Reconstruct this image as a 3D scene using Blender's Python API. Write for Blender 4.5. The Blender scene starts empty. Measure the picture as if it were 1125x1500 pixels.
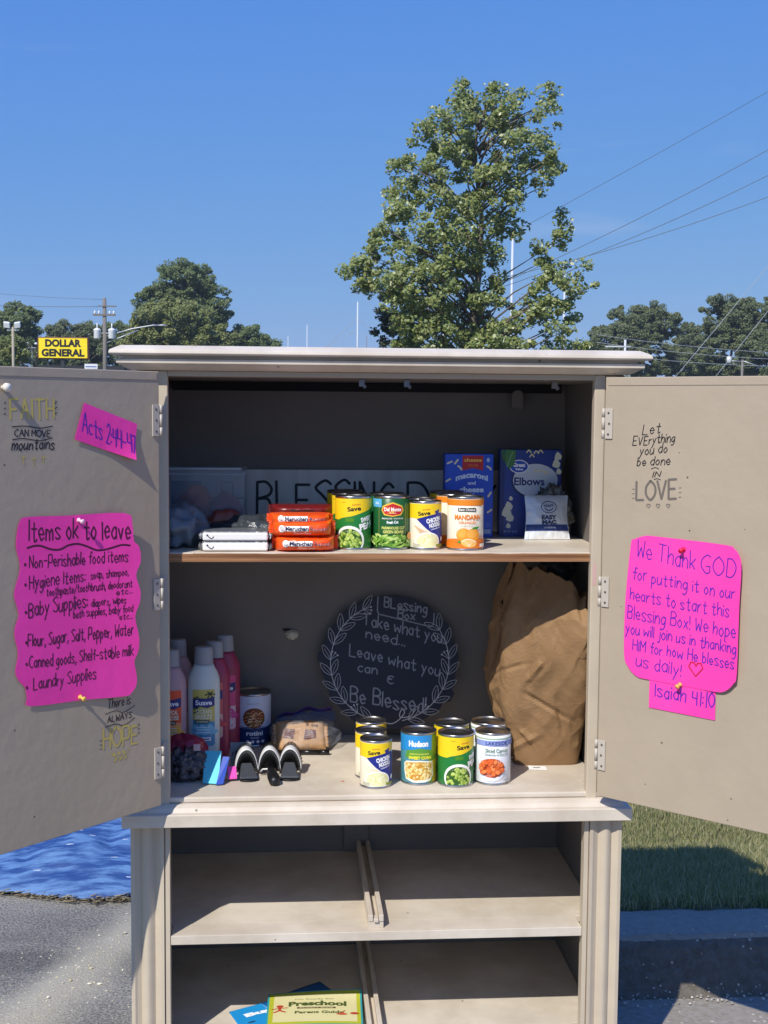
import bpy, bmesh, math, random
import numpy as np
from mathutils import Vector, Matrix, noise
from mathutils.geometry import tessellate_polygon
random.seed(7)
rng = np.random.default_rng(11)
S = bpy.context.scene
COL = S.collection
rad = math.radians

# ------------------------------------------------------------------ camera, world, sun, exposure
cd = bpy.data.cameras.new('camera'); cam = bpy.data.objects.new('camera', cd); COL.objects.link(cam); S.camera = cam
cd.sensor_fit = 'VERTICAL'; cd.sensor_height = 36; cd.lens = 1887.5 / 1500 * 36
cd.clip_start = .05; cd.clip_end = 3000
_r = Vector((0.99717442, -0.07467376, 0.00818563)); _d = Vector((0.00206332, -0.08169888, -0.99665492)); _f = Vector((0.07509273, 0.99385568, -0.08131396))
M = Matrix.Identity(4)
for i in range(3):
    M[i][0] = _r[i]; M[i][1] = -_d[i]; M[i][2] = -_f[i]
M[0][3], M[1][3], M[2][3] = 0.2353, -2.5798, 1.55
cam.matrix_world = M
SUN_AZ, SUN_EL = rad(31.5), rad(45.3)
sun_dir = Vector((-math.sin(SUN_AZ) * math.cos(SUN_EL), -math.cos(SUN_AZ) * math.cos(SUN_EL), math.sin(SUN_EL)))
W = bpy.data.worlds.new('World'); S.world = W; W.use_nodes = True
wt = W.node_tree; bg = wt.nodes['Background']
sky = wt.nodes.new('ShaderNodeTexSky'); sky.sky_type = 'NISHITA'; sky.sun_disc = False
sky.sun_elevation = SUN_EL; sky.sun_rotation = rad(180) + SUN_AZ
sky.air_density = 1.0; sky.dust_density = 0.25; sky.ozone_density = 6; sky.altitude = 50
sepc = wt.nodes.new('ShaderNodeSeparateColor'); comb = wt.nodes.new('ShaderNodeCombineColor'); wt.links.new(sky.outputs[0], sepc.inputs[0])
for ch, gain, power in ((0, .80, .76), (1, 1.86, .46), (2, 8.3, -.04)):   # the camera's rendering of the clear sky, same everywhere
    pw = wt.nodes.new('ShaderNodeMath'); pw.operation = 'POWER'; pw.inputs[1].default_value = power; wt.links.new(sepc.outputs[ch], pw.inputs[0])
    ml = wt.nodes.new('ShaderNodeMath'); ml.operation = 'MULTIPLY'; ml.inputs[1].default_value = gain; wt.links.new(pw.outputs[0], ml.inputs[0]); wt.links.new(ml.outputs[0], comb.inputs[ch])
wc = wt.nodes.new('ShaderNodeTexCoord'); wm = wt.nodes.new('ShaderNodeMapping'); wm.inputs['Scale'].default_value = (2.2, 2.2, 14); wm.inputs['Rotation'].default_value = (0, .16, 0); wt.links.new(wc.outputs['Generated'], wm.inputs[0])
wn = wt.nodes.new('ShaderNodeTexNoise'); wn.inputs['Scale'].default_value = 2.6; wn.inputs['Detail'].default_value = 7; wt.links.new(wm.outputs[0], wn.inputs[0])
wr = wt.nodes.new('ShaderNodeMapRange'); wr.inputs[1].default_value = .6; wr.inputs[2].default_value = .85; wr.inputs[3].default_value = 0; wr.inputs[4].default_value = .35; wt.links.new(wn.outputs['Fac'], wr.inputs[0])
wx = wt.nodes.new('ShaderNodeMix'); wx.data_type = 'RGBA'; wt.links.new(wr.outputs[0], wx.inputs[0]); wt.links.new(comb.outputs[0], wx.inputs[6]); wx.inputs[7].default_value = (5.2, 6.2, 8.2, 1)
wt.links.new(wx.outputs[2], bg.inputs[0]); bg.inputs[1].default_value = 0.09
sl = bpy.data.lights.new('sun', 'SUN'); sun = bpy.data.objects.new('sun', sl); COL.objects.link(sun)
sl.energy = 4.4; sl.angle = rad(.53); sl.color = (1, .955, .88)
sun.rotation_euler = (-sun_dir).to_track_quat('-Z', 'Y').to_euler(); sun.location = (-3, -5, 6)
S.view_settings.view_transform = 'Standard'; S.view_settings.look = 'None'; S.view_settings.gamma = 1
S.view_settings.use_curve_mapping = False; S.view_settings.exposure = 0.1

# ------------------------------------------------------------------ materials
def lin(h):
    h = h.lstrip('#'); v = [int(h[i:i + 2], 16) / 255 for i in (0, 2, 4)]
    return tuple((c / 12.92 if c <= .04045 else ((c + .055) / 1.055) ** 2.4) for c in v) + (1,)
MATS = {}
def nn(t, ty, **kw):
    n = t.nodes.new(ty)
    for k, v in kw.items(): setattr(n, k, v)
    return n
def mat(name, col, rough=.6, metal=0, spec=.5, bump=None, vary=None, stretch=None, coat=0, alpha=None, trans=0, island=None, transl=0, flecks=None):
    """col linear rgb or hex; bump=(scale,strength,dist); vary=(scale,colour2,contrast)"""
    if name in MATS: return MATS[name]
    m = bpy.data.materials.new(name); MATS[name] = m; m.use_nodes = True
    t = m.node_tree; b = t.nodes['Principled BSDF']; out = t.nodes['Material Output']
    c = lin(col) if isinstance(col, str) else tuple(col) + (1,)
    b.inputs['Base Color'].default_value = c; b.inputs['Roughness'].default_value = rough
    b.inputs['Metallic'].default_value = metal; b.inputs['Specular IOR Level'].default_value = spec
    b.inputs['Coat Weight'].default_value = coat; b.inputs['Transmission Weight'].default_value = trans
    tc = nn(t, 'ShaderNodeTexCoord'); mp = nn(t, 'ShaderNodeMapping'); t.links.new(tc.outputs['Object'], mp.inputs[0])
    if stretch: mp.inputs['Scale'].default_value = stretch
    last = None
    if vary:
        n = nn(t, 'ShaderNodeTexNoise'); n.inputs['Scale'].default_value = vary[0]; n.inputs['Detail'].default_value = 6; n.inputs['Roughness'].default_value = .6
        t.links.new(mp.outputs[0], n.inputs[0])
        r = nn(t, 'ShaderNodeValToRGB'); w = vary[2] if len(vary) > 2 else .15
        c2 = lin(vary[1]) if isinstance(vary[1], str) else tuple(vary[1]) + (1,)
        r.color_ramp.elements[0].position = .5 - w; r.color_ramp.elements[1].position = .5 + w
        r.color_ramp.elements[0].color = c; r.color_ramp.elements[1].color = c2
        t.links.new(n.outputs['Fac'], r.inputs[0]); last = r.outputs[0]
    if island:
        g = nn(t, 'ShaderNodeNewGeometry'); r = nn(t, 'ShaderNodeValToRGB'); cr = r.color_ramp
        cs = [lin(x) if isinstance(x, str) else tuple(x) + (1,) for x in island]
        while len(cr.elements) < len(cs): cr.elements.new(.5)
        for i, x in enumerate(cs): cr.elements[i].position = i / (len(cs) - 1); cr.elements[i].color = x
        t.links.new(g.outputs['Random Per Island'], r.inputs[0]); last = r.outputs[0]
    if flecks:   # (scale, colour, threshold): scattered marks of their own colour
        v = nn(t, 'ShaderNodeTexVoronoi'); v.inputs['Scale'].default_value = flecks[0]; t.links.new(mp.outputs[0], v.inputs[0])
        mth = nn(t, 'ShaderNodeMath', operation='LESS_THAN'); mth.inputs[1].default_value = flecks[2]; t.links.new(v.outputs['Distance'], mth.inputs[0])
        n2 = nn(t, 'ShaderNodeTexNoise'); n2.inputs['Scale'].default_value = flecks[0] * .37; t.links.new(mp.outputs[0], n2.inputs[0])
        m2 = nn(t, 'ShaderNodeMath', operation='GREATER_THAN'); m2.inputs[1].default_value = .55; t.links.new(n2.outputs['Fac'], m2.inputs[0])
        m3 = nn(t, 'ShaderNodeMath', operation='MULTIPLY'); t.links.new(mth.outputs[0], m3.inputs[0]); t.links.new(m2.outputs[0], m3.inputs[1])
        mx = nn(t, 'ShaderNodeMix', data_type='RGBA'); t.links.new(m3.outputs[0], mx.inputs[0])
        if last: t.links.new(last, mx.inputs[6])
        else: mx.inputs[6].default_value = c
        mx.inputs[7].default_value = lin(flecks[1]); last = mx.outputs[2]
    if last: t.links.new(last, b.inputs['Base Color'])
    if bump:
        n = nn(t, 'ShaderNodeTexNoise'); n.inputs['Scale'].default_value = bump[0]; n.inputs['Detail'].default_value = 5
        t.links.new(mp.outputs[0], n.inputs[0])
        bp = nn(t, 'ShaderNodeBump'); bp.inputs['Strength'].default_value = bump[1]; bp.inputs['Distance'].default_value = bump[2]
        t.links.new(n.outputs['Fac'], bp.inputs['Height']); t.links.new(bp.outputs[0], b.inputs['Normal'])
    if transl:
        tl = nn(t, 'ShaderNodeBsdfTranslucent'); mx = nn(t, 'ShaderNodeMixShader'); mx.inputs[0].default_value = transl
        if last: t.links.new(last, tl.inputs[0])
        else: tl.inputs[0].default_value = c
        t.links.new(b.outputs[0], mx.inputs[1]); t.links.new(tl.outputs[0], mx.inputs[2]); t.links.new(mx.outputs[0], out.inputs[0])
    if alpha is not None:
        tr = nn(t, 'ShaderNodeBsdfTransparent'); mx = nn(t, 'ShaderNodeMixShader'); mx.inputs[0].default_value = alpha
        t.links.new(tr.outputs[0], mx.inputs[1]); t.links.new(b.outputs[0], mx.inputs[2]); t.links.new(mx.outputs[0], out.inputs[0])
    return m
PAINT = mat('beige_paint', (.43, .352, .255), .5, bump=(34, .5, .002), vary=(6, (.40, .327, .236), .16), flecks=(26, '#4c443a', .05))
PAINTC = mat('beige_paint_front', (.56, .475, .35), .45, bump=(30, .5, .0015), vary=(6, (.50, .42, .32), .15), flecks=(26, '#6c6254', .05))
PAINTW = mat('beige_paint_worn', (.55, .475, .375), .5, bump=(26, .5, .002), vary=(7, (.68, .605, .50), .12), flecks=(22, '#80776a', .06))
PAINT_SHADE = mat('beige_paint_shade', (.185, .165, .148), .6, bump=(30, .4, .0015), vary=(4, (.15, .133, .12), .2))  # same beige darkened, so the interior's shade is partly in the colour
RAW = mat('raw_chipboard', '#a37650', .85, bump=(60, .6, .001), vary=(26, '#6e4628', .12), stretch=(.10, 1, 5))
INK = mat('black_ink', '#17151c', .5)
PINK = mat('pink_paper', '#ff44b0', .7, bump=(25, .4, .003), vary=(6, '#f838a2', .2))
STEEL = mat('steel', '#b8b8ba', .28, 1); STEELD = mat('dark_steel', '#6f7072', .35, 1)
HINGE = mat('painted_hinge', (.50, .445, .37), .45, bump=(60, .4, .001)); SCREW = mat('screw', '#6d665c', .4, .6)
def flat(h, rough=.45): return mat('print_' + h.strip('#'), h, rough)

# ------------------------------------------------------------------ mesh helpers
class MB:
    def __init__(s): s.v = []; s.f = []; s.m = []; s.sm = []
    def add(s, vs, fs, mi=0, smooth=False):
        o = len(s.v); s.v += [tuple(p) for p in vs]; s.f += [tuple(i + o for i in f) for f in fs]; s.m += [mi] * len(fs); s.sm += [smooth] * len(fs)
    def box(s, x0, x1, y0, y1, z0, z1, mi=0):
        s.add([(x0, y0, z0), (x1, y0, z0), (x1, y1, z0), (x0, y1, z0), (x0, y0, z1), (x1, y0, z1), (x1, y1, z1), (x0, y1, z1)],
              [(0, 3, 2, 1), (4, 5, 6, 7), (0, 1, 5, 4), (1, 2, 6, 5), (2, 3, 7, 6), (3, 0, 4, 7)], mi)
    def obox(s, c, X, Y, Z, mi=0):   # centre and half axes
        c, X, Y, Z = map(Vector, (c, X, Y, Z)); q = [(-1, -1, -1), (1, -1, -1), (1, 1, -1), (-1, 1, -1), (-1, -1, 1), (1, -1, 1), (1, 1, 1), (-1, 1, 1)]
        s.add([c + X * a + Y * b + Z * d for a, b, d in q], [(0, 3, 2, 1), (4, 5, 6, 7), (0, 1, 5, 4), (1, 2, 6, 5), (2, 3, 7, 6), (3, 0, 4, 7)], mi)
    def tube(s, pts, r, n=8, mi=0, caps=True, smooth=True):
        pts = [Vector(p) for p in pts]; rs = r if isinstance(r, (list, tuple)) else [r] * len(pts); vs = []; fs = []
        for i, p in enumerate(pts):
            d = (pts[min(i + 1, len(pts) - 1)] - pts[max(i - 1, 0)]).normalized()
            a = d.orthogonal().normalized() if i == 0 else (a - d * a.dot(d)).normalized(); b = d.cross(a)
            for k in range(n): t = 2 * math.pi * k / n; vs.append(p + (a * math.cos(t) + b * math.sin(t)) * rs[i])
        for i in range(len(pts) - 1):
            for k in range(n): fs.append((i * n + k, i * n + (k + 1) % n, (i + 1) * n + (k + 1) % n, (i + 1) * n + k))
        if caps: fs += [tuple(range(n - 1, -1, -1)), tuple(range(len(vs) - n, len(vs)))]
        s.add(vs, fs, mi, smooth)
    def lathe(s, prof, c=(0, 0, 0), n=40, mi=0, sx=1, sy=1, smooth=True):
        vs = []; fs = []
        for r, z in prof:
            for k in range(n): t = 2 * math.pi * k / n; vs.append((c[0] + r * sx * math.cos(t), c[1] + r * sy * math.sin(t), c[2] + z))
        for i in range(len(prof) - 1):
            for k in range(n): fs.append((i * n + k, i * n + (k + 1) % n, (i + 1) * n + (k + 1) % n, (i + 1) * n + k))
        s.add(vs, fs, mi, smooth)
    def grid(s, fn, nu, nv, mi=0, closed=False, smooth=True):
        vs = [fn(i / nu, j / nv) for j in range(nv + 1) for i in range(nu + (0 if closed else 1))]; w = nu if closed else nu + 1; fs = []
        for j in range(nv):
            for i in range(nu): k = (i + 1) % w if closed else i + 1; fs.append((j * w + i, j * w + k, (j + 1) * w + k, (j + 1) * w + i))
        s.add(vs, fs, mi, smooth)
    def sweep(s, prof, a, b, up, outv, mi=0):
        """profile [(u,v)] (u along outv, v along up) from a to b, closed and capped"""
        a, b, up, outv = map(Vector, (a, b, up, outv)); n = len(prof)
        vs = [a + outv * u + up * v for u, v in prof] + [b + outv * u + up * v for u, v in prof]
        fs = [(i, (i + 1) % n, n + (i + 1) % n, n + i) for i in range(n)]
        tri = tessellate_polygon([[Vector((u, v, 0)) for u, v in prof]])
        fs += [tuple(t) for t in tri] + [tuple(n + i for i in reversed(t)) for t in tri]
        s.add(vs, fs, mi)
    def build(s, name, mats, parent=None, bevel=0, seg=2, solid=0, rel=True, fixn=True):
        me = bpy.data.meshes.new(name)
        off = Vector((0, 0, 0))
        if parent is not None and rel: off = world_loc(parent)
        me.from_pydata([tuple(Vector(p) - off) for p in s.v] if off.length else s.v, [], s.f)
        if not isinstance(mats, (list, tuple)): mats = [mats]
        for m in mats: me.materials.append(m)
        me.polygons.foreach_set('material_index', s.m); me.polygons.foreach_set('use_smooth', s.sm)
        if fixn and not solid:
            bm = bmesh.new(); bm.from_mesh(me); bmesh.ops.recalc_face_normals(bm, faces=bm.faces); bm.to_mesh(me); bm.free()
        me.update(); o = bpy.data.objects.new(name, me); COL.objects.link(o)
        if parent is not None: o.parent = parent
        if bevel:
            md = o.modifiers.new('bevel', 'BEVEL'); md.width = bevel; md.segments = seg; md.limit_method = 'ANGLE'; md.angle_limit = rad(40)
        if solid:
            md = o.modifiers.new('thick', 'SOLIDIFY'); md.thickness = solid; md.offset = -1
        return o
def world_loc(o):
    p = Vector(o.location)
    while o.parent: o = o.parent; p += Vector(o.location)
    return p
def tag(o, label=None, cat=None, group=None, kind=None):
    for k, v in (('label', label), ('category', cat), ('group', group), ('kind', kind)):
        if v: o[k] = v
    return o
def thing(name, label, cat, loc=(0, 0, 0), rz=0, group=None):
    o = bpy.data.objects.new(name, None); COL.objects.link(o); o.location = loc; o.rotation_euler = (0, 0, rz); o.empty_display_size = .05
    return tag(o, label, cat, group)
def box(name, x0, x1, y0, y1, z0, z1, m, parent=None, bevel=.0015, **k):
    b = MB(); b.box(x0, x1, y0, y1, z0, z1); return b.build(name, m, parent, bevel, **k)
def copy_tree(o, parent=None):
    c = o.copy(); COL.objects.link(c)
    if parent is not None: c.parent = parent
    for ch in [x for x in bpy.data.objects if x.parent == o]: copy_tree(ch, c)
    return c

# ------------------------------------------------------------------ stroke lettering (own handwriting font)
G = {
'A': '6|0e|043e64|1858', 'B': '5|0e04|~0e3e5c4a09|~09495 64404', 'C': '5|~5d3e0b073455', 'D': '5|0e04|~0e3e5b573404', 'E': '5|5e0e0454|0949', 'F': '5|5e0e04|0949',
'G': '5|~5d3e0b07345558|3858', 'H': '5|0e04|5e54|0959', 'I': '0|0e04', 'J': '5|~5e563415', 'K': '5|0e04|5e08|1954', 'L': '5|0e0454', 'M': '6|040e386e64', 'N': '5|040e545e',
'O': '6|~3e0b0734676b3e', 'P': '5|0e04|~0e4e5b4808', 'R': '5|0e04|~0e4e5b4808|2854', 'S': '5|~5d3e0c2a48563405', 'T': '6|0e6e|3e34', 'U': '6|~0e0634666e', 'V': '6|0e346e', 'W': '6|0e143a546e',
'X': '5|0e54|5e04', 'Y': '6|0e396e|3934', 'Z': '5|0e5e0454', 'a': '4|~492a072446|4a44', 'b': '4|0e04|~082a472405', 'c': '4|~492a072445', 'd': '4|~492a072446|4e44',
'e': '4|~0747392a08152445', 'f': '3|~4d3e2c24|0a4a', 'g': '4|~492a072447|~4a432001', 'h': '4|0e04|~072a4944', 'i': '0|0a04|0c0d', 'j': '2|~2a220001|2c2d', 'k': '4|0e04|4a06|1744', 'l': '0|0e04',
'm': '6|0a04|~071a3834|~375a6864', 'n': '4|0a04|~072a4844', 'o': '4|~2a0724472a', 'p': '4|0a00|~082a472405', 'q': '4|~492a072446|4a40', 'r': '3|0a04|~07193a', 's': '4|~492a0927452405',
't': '4|~2d253445|0a4a', 'u': '4|~0a052447|4a44', 'v': '4|0a244a', 'w': '6|0a1438546a', 'x': '4|0a44|4a04', 'y': '4|0a25|4a00', 'z': '4|0a4a0444',
'0': '4|~2e0b0724474b2e', '1': '1|1c1e|1e14', '2': '4|~0c2e4c3904|0444', '4': '4|0e0949|4e44', '7': '4|0e4e14', '.': '0|0405', ',': '1|1502', ':': '0|0506|090a', '!': '0|0e08|0405', '-': '4|0949', '/': '4|035e',
"'": '0|0e0c', '&': '4|~4d2e0c2a0a07244 5|0a3a'}
def parse(ch):
    if ch not in G: return 3, []
    a = G[ch].replace(' ', '').split('|'); w = int(a[0]); out = []
    for s in a[1:]:
        sm = s.startswith('~'); s = s.lstrip('~')
        if len(s) < 4: continue
        p = [(int(s[i], 16), int(s[i + 1], 16) - 4) for i in range(0, len(s), 2)]
        out.append((sm, p))
    return w, out
def smooth(p, n=4):
    if len(p) < 3: return p
    cl = p[0] == p[-1]; q = []
    for i in range(len(p) - 1):
        p0 = p[i - 1] if i else (p[-2] if cl else p[0]); p1 = p[i]; p2 = p[i + 1]; p3 = p[i + 2] if i + 2 < len(p) else (p[1] if cl else p[-1])
        for k in range(n):
            t = k / n; q.append(tuple(.5 * (2 * b + (c - a) * t + (2 * a - 5 * b + 4 * c - d) * t * t + (3 * b - a - 3 * c + d) * t ** 3) for a, b, c, d in zip(p0, p1, p2, p3)))
    return q + [p[-1]]
TXT = {}
def bfont(s, off):
    k = (s, off)
    if k in TXT: return TXT[k]
    c = bpy.data.curves.new('t', 'FONT'); c.body = s; c.offset = off; c.resolution_u = 3
    o = bpy.data.objects.new('t', c); me = o.to_mesh()
    v = [(p.co.x, p.co.y) for p in me.vertices]; f = [tuple(p.vertices) for p in me.polygons]; o.to_mesh_clear(); bpy.data.objects.remove(o); bpy.data.curves.remove(c)
    xs = [a[0] for a in v]; ys = [a[1] for a in v]; TXT[k] = (v, f, min(xs), max(xs), min(ys), max(ys)); return TXT[k]
class Ink:
    """flat print on a surface: fn(u, v, h) -> point; every mark gets its own tiny height"""
    def __init__(s, fn, cell=None, base=.0002, step=.000012): s.step = step; s.base = base; s.fn = fn; s.b = MB(); s.mats = []; s.h = base; s.cell = cell
    def mi(s, m):
        if isinstance(m, str): m = flat(m)
        if m not in s.mats: s.mats.append(m)
        return s.mats.index(m)
    def put(s, pts, faces, m):
        xs = [p[0] for p in pts]; s.n = getattr(s, 'n', 0) + 1; s.h += s.step if max(xs) - min(xs) > .007 else .000003
        if s.step < .00002: s.h = s.base + .00001 * (s.n % 24)
        if s.cell:
            bm = bmesh.new(); vs = [bm.verts.new((p[0], p[1], 0)) for p in pts]
            for f in faces:
                try: bm.faces.new([vs[i] for i in f])
                except ValueError: pass
            for _ in range(6):
                e = [e for e in bm.edges if e.calc_length() > s.cell]
                if not e: break
                bmesh.ops.subdivide_edges(bm, edges=e, cuts=1); bmesh.ops.triangulate(bm, faces=[f for f in bm.faces if len(f.verts) > 4])
            bm.verts.index_update(); pts = [(v.co.x, v.co.y) for v in bm.verts]; faces = [tuple(v.index for v in f.verts) for f in bm.faces]; bm.free()
        s.b.add([s.fn(p[0], p[1], s.h) for p in pts], faces, s.mi(m))
    def poly(s, pts, m):
        tri = tessellate_polygon([[Vector((p[0], p[1], 0)) for p in pts]]); s.put(pts, [tuple(t) for t in tri], m)
    def rect(s, x0, y0, x1, y1, m): s.poly([(x0, y0), (x1, y0), (x1, y1), (x0, y1)], m)
    def ell(s, x, y, rx, ry, m, n=16, rot=0):
        c, d = math.cos(rot), math.sin(rot)
        s.poly([(x + rx * math.cos(t) * c - ry * math.sin(t) * d, y + rx * math.cos(t) * d + ry * math.sin(t) * c) for t in [2 * math.pi * k / n for k in range(n)]], m)
    def line(s, p, w, m, sm=False):
        p = [q for i, q in enumerate(p) if i == 0 or (abs(q[0] - p[i - 1][0]) + abs(q[1] - p[i - 1][1])) > 1e-7]
        if sm: p = smooth(p)
        if len(p) < 2: return s.ell(p[0][0], p[0][1], w / 2, w / 2, m, 8)
        for i in range(1, len(p) - 1):
            d0 = (Vector(p[i]) - Vector(p[i - 1])).normalized(); d1 = (Vector(p[i + 1]) - Vector(p[i])).normalized()
            if d0.dot(d1) < .1: s.line(p[:i + 1], w, m); s.line(p[i:], w, m); return
        L = []; R = []; n = len(p)
        for i in range(n):
            d0 = Vector(p[i]) - Vector(p[i - 1]) if i else None; d1 = Vector(p[i + 1]) - Vector(p[i]) if i < n - 1 else None
            if d0 is None and p[0] == p[-1]: d0 = Vector(p[-1]) - Vector(p[-2])
            a = (d0 or d1).normalized(); b = (d1 or d0).normalized(); t = a + b
            t = a if t.length < .2 else t.normalized(); k = w / 2 / max(.55, t.dot(a)); nx = Vector((-t.y, t.x)) * k
            L.append((p[i][0] + nx.x, p[i][1] + nx.y)); R.append((p[i][0] - nx.x, p[i][1] - nx.y))
        e0 = (Vector(p[0]) - (Vector(p[1]) - Vector(p[0])).normalized() * w * .45); e1 = (Vector(p[-1]) + (Vector(p[-1]) - Vector(p[-2])).normalized() * w * .45)
        pts = L + R + [tuple(e0), tuple(e1)]; fs = [(i, n + i, n + i + 1, i + 1) for i in range(n - 1)] + [(2 * n, n, 0), (2 * n + 1, n - 1, 2 * n - 1)]
        s.put(pts, fs, m)
    def write(s, t, p, q, h, w, m, slant=.06, jit=.035):
        """handwriting from baseline start p to end q, cap height h, upright"""
        adv = []; x = 0
        for ch in t:
            wd = parse(ch)[0]; adv.append(x); x += (3.6 if ch == ' ' else wd + 1.9)
        Wt = max(x - 1.9, 1); k = h / 10; P = Vector(p); Q = Vector(q); D = (Q - P) / Wt; sg = 1 if D.x > 0 else -1
        for ch, a in zip(t, adv):
            dy = random.gauss(0, jit) * h; sc = 1 + random.gauss(0, .04)
            for sm, pl in parse(ch)[1]:
                pts = []
                for (gx, gy) in pl:
                    gx2 = gx * sc + gy * slant; pts.append((P.x + D.x * (a + gx2) + random.gauss(0, .1) * k, P.y + D.y * (a + gx2) + gy * k * sc + dy + random.gauss(0, .1) * k))
                s.line(pts, w, m, sm)
    def type(s, t, x, y, w, h, m, off=.02, rot=0, arch=0):
        """printed type fitted to a box centred on x, y"""
        v, f, x0, x1, y0, y1 = bfont(t, off); c, d = math.cos(rot), math.sin(rot); out = []
        for a, b in v:
            X = ((a - x0) / (x1 - x0) - .5) * w; Y = ((b - y0) / (y1 - y0) - .5) * h + arch * (1 - (2 * X / w) ** 2); out.append((x + X * c - Y * d, y + X * d + Y * c))
        s.put(out, f, m)
    def build(s, name, parent, rel=True):
        return s.b.build(name, s.mats, parent, rel=rel, fixn=False)

# ------------------------------------------------------------------ the setting
GZ = .10
def ground_h(x, y):   # gentle relief of the worn asphalt
    return GZ + .006 * noise.noise((x * .8, y * .8, 0)) + .018 * max(0, 1 - abs((y - .89) - 2.5 * (x + .19)) / 2.69 / .09) * (1 if x < .05 else 0) * min(1, max(0, (y - .25) * 3)) * (1 if y < 1.45 else 0)
b = MB()
def gp(u, v): x = -3 + u * 3.925; y = -4 + v * 9; return (x, y, ground_h(x, y))
b.grid(gp, 110, 240)
ASPH = bpy.data.materials.new('asphalt'); ASPH.use_nodes = True
def asphalt_nodes(m):
    t = m.node_tree; p = t.nodes['Principled BSDF']; p.inputs['Roughness'].default_value = .85
    tc = nn(t, 'ShaderNodeTexCoord')
    big = nn(t, 'ShaderNodeTexNoise'); big.inputs['Scale'].default_value = 1.6; big.inputs['Detail'].default_value = 4; mp = nn(t, 'ShaderNodeMapping'); mp.inputs['Scale'].default_value = (.5, 1.9, 1); t.links.new(tc.outputs['Object'], mp.inputs[0]); t.links.new(mp.outputs[0], big.inputs[0])
    r1 = nn(t, 'ShaderNodeValToRGB'); r1.color_ramp.elements[0].position = .38; r1.color_ramp.elements[1].position = .6
    r1.color_ramp.elements[0].color = (.13, .123, .105, 1); r1.color_ramp.elements[1].color = (.30, .28, .235, 1); t.links.new(big.outputs['Fac'], r1.inputs[0])
    fine = nn(t, 'ShaderNodeTexNoise'); fine.inputs['Scale'].default_value = 160; fine.inputs['Detail'].default_value = 3; t.links.new(tc.outputs['Object'], fine.inputs[0])
    r2 = nn(t, 'ShaderNodeValToRGB'); r2.color_ramp.elements[0].position = .35; r2.color_ramp.elements[1].position = .68; r2.color_ramp.elements[0].color = (.5, .5, .5, 1); r2.color_ramp.elements[1].color = (1.5, 1.48, 1.42, 1); t.links.new(fine.outputs['Fac'], r2.inputs[0])
    mx = nn(t, 'ShaderNodeMix', data_type='RGBA', blend_type='MULTIPLY'); mx.inputs[0].default_value = 1; t.links.new(r1.outputs[0], mx.inputs[6]); t.links.new(r2.outputs[0], mx.inputs[7])
    # pale sandy grit washed along the ridge
    sp = nn(t, 'ShaderNodeSeparateXYZ'); t.links.new(tc.outputs['Object'], sp.inputs[0])
    a = nn(t, 'ShaderNodeMath', operation='MULTIPLY_ADD'); a.inputs[1].default_value = -2.5; a.inputs[2].default_value = -.19 * 2.5 - .89; t.links.new(sp.outputs[0], a.inputs[0])
    ad = nn(t, 'ShaderNodeMath', operation='ADD'); t.links.new(a.outputs[0], ad.inputs[0]); t.links.new(sp.outputs[1], ad.inputs[1])
    n3 = nn(t, 'ShaderNodeTexNoise'); n3.inputs['Scale'].default_value = 7; n3.inputs['Detail'].default_value = 5; t.links.new(tc.outputs['Object'], n3.inputs[0])
    ns = nn(t, 'ShaderNodeMath', operation='MULTIPLY_ADD'); ns.inputs[1].default_value = .34; ns.inputs[2].default_value = -.17; t.links.new(n3.outputs['Fac'], ns.inputs[0])
    a2 = nn(t, 'ShaderNodeMath', operation='ADD'); t.links.new(ad.outputs[0], a2.inputs[0]); t.links.new(ns.outputs[0], a2.inputs[1])
    ab = nn(t, 'ShaderNodeMath', operation='ABSOLUTE'); t.links.new(a2.outputs[0], ab.inputs[0])
    mr = nn(t, 'ShaderNodeMapRange'); mr.inputs[1].default_value = .08; mr.inputs[2].default_value = .36; mr.inputs[3].default_value = 1; mr.inputs[4].default_value = 0; t.links.new(ab.outputs[0], mr.inputs[0])
    mf = nn(t, 'ShaderNodeMath', operation='MULTIPLY'); t.links.new(mr.outputs[0], mf.inputs[0]); mf.inputs[1].default_value = .8
    m4 = nn(t, 'ShaderNodeMix', data_type='RGBA'); t.links.new(mf.outputs[0], m4.inputs[0]); t.links.new(mx.outputs[2], m4.inputs[6]); m4.inputs[7].default_value = (.42, .38, .28, 1)
    t.links.new(m4.outputs[2], p.inputs['Base Color'])
    bp = nn(t, 'ShaderNodeBump'); bp.inputs['Strength'].default_value = .8; bp.inputs['Distance'].default_value = .004; t.links.new(fine.outputs['Fac'], bp.inputs['Height']); t.links.new(bp.outputs[0], p.inputs['Normal'])
asphalt_nodes(ASPH)
tag(b.build('pavement', ASPH), kind='structure')
b = MB(); b.box(-60, 60, -60, -4.002, GZ - .6, GZ - .004); b.box(-60, -3.002, -4, 300, GZ - .6, GZ - .004); b.box(-3, .92, 5.002, 28, GZ - .6, GZ - .004); b.box(.922, 60, 24, 300, GZ - .6, GZ - .05)
tag(b.build('car_park', ASPH), kind='structure')
# gutter pavement to the right of the cabinet's left part
b = MB(); b.grid(lambda u, v: (.926 + u * 59, -4 + v * 4.46, GZ - .002 + .004 * noise.noise((u * 59, v * 5, 3))), 200, 30)
tag(b.build('gutter', mat('concrete_dark', (.24, .20, .145), .85, bump=(120, .8, .004), vary=(60, (.33, .30, .25), .2), flecks=(38, '#b8b0a0', .17))), kind='structure')
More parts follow.
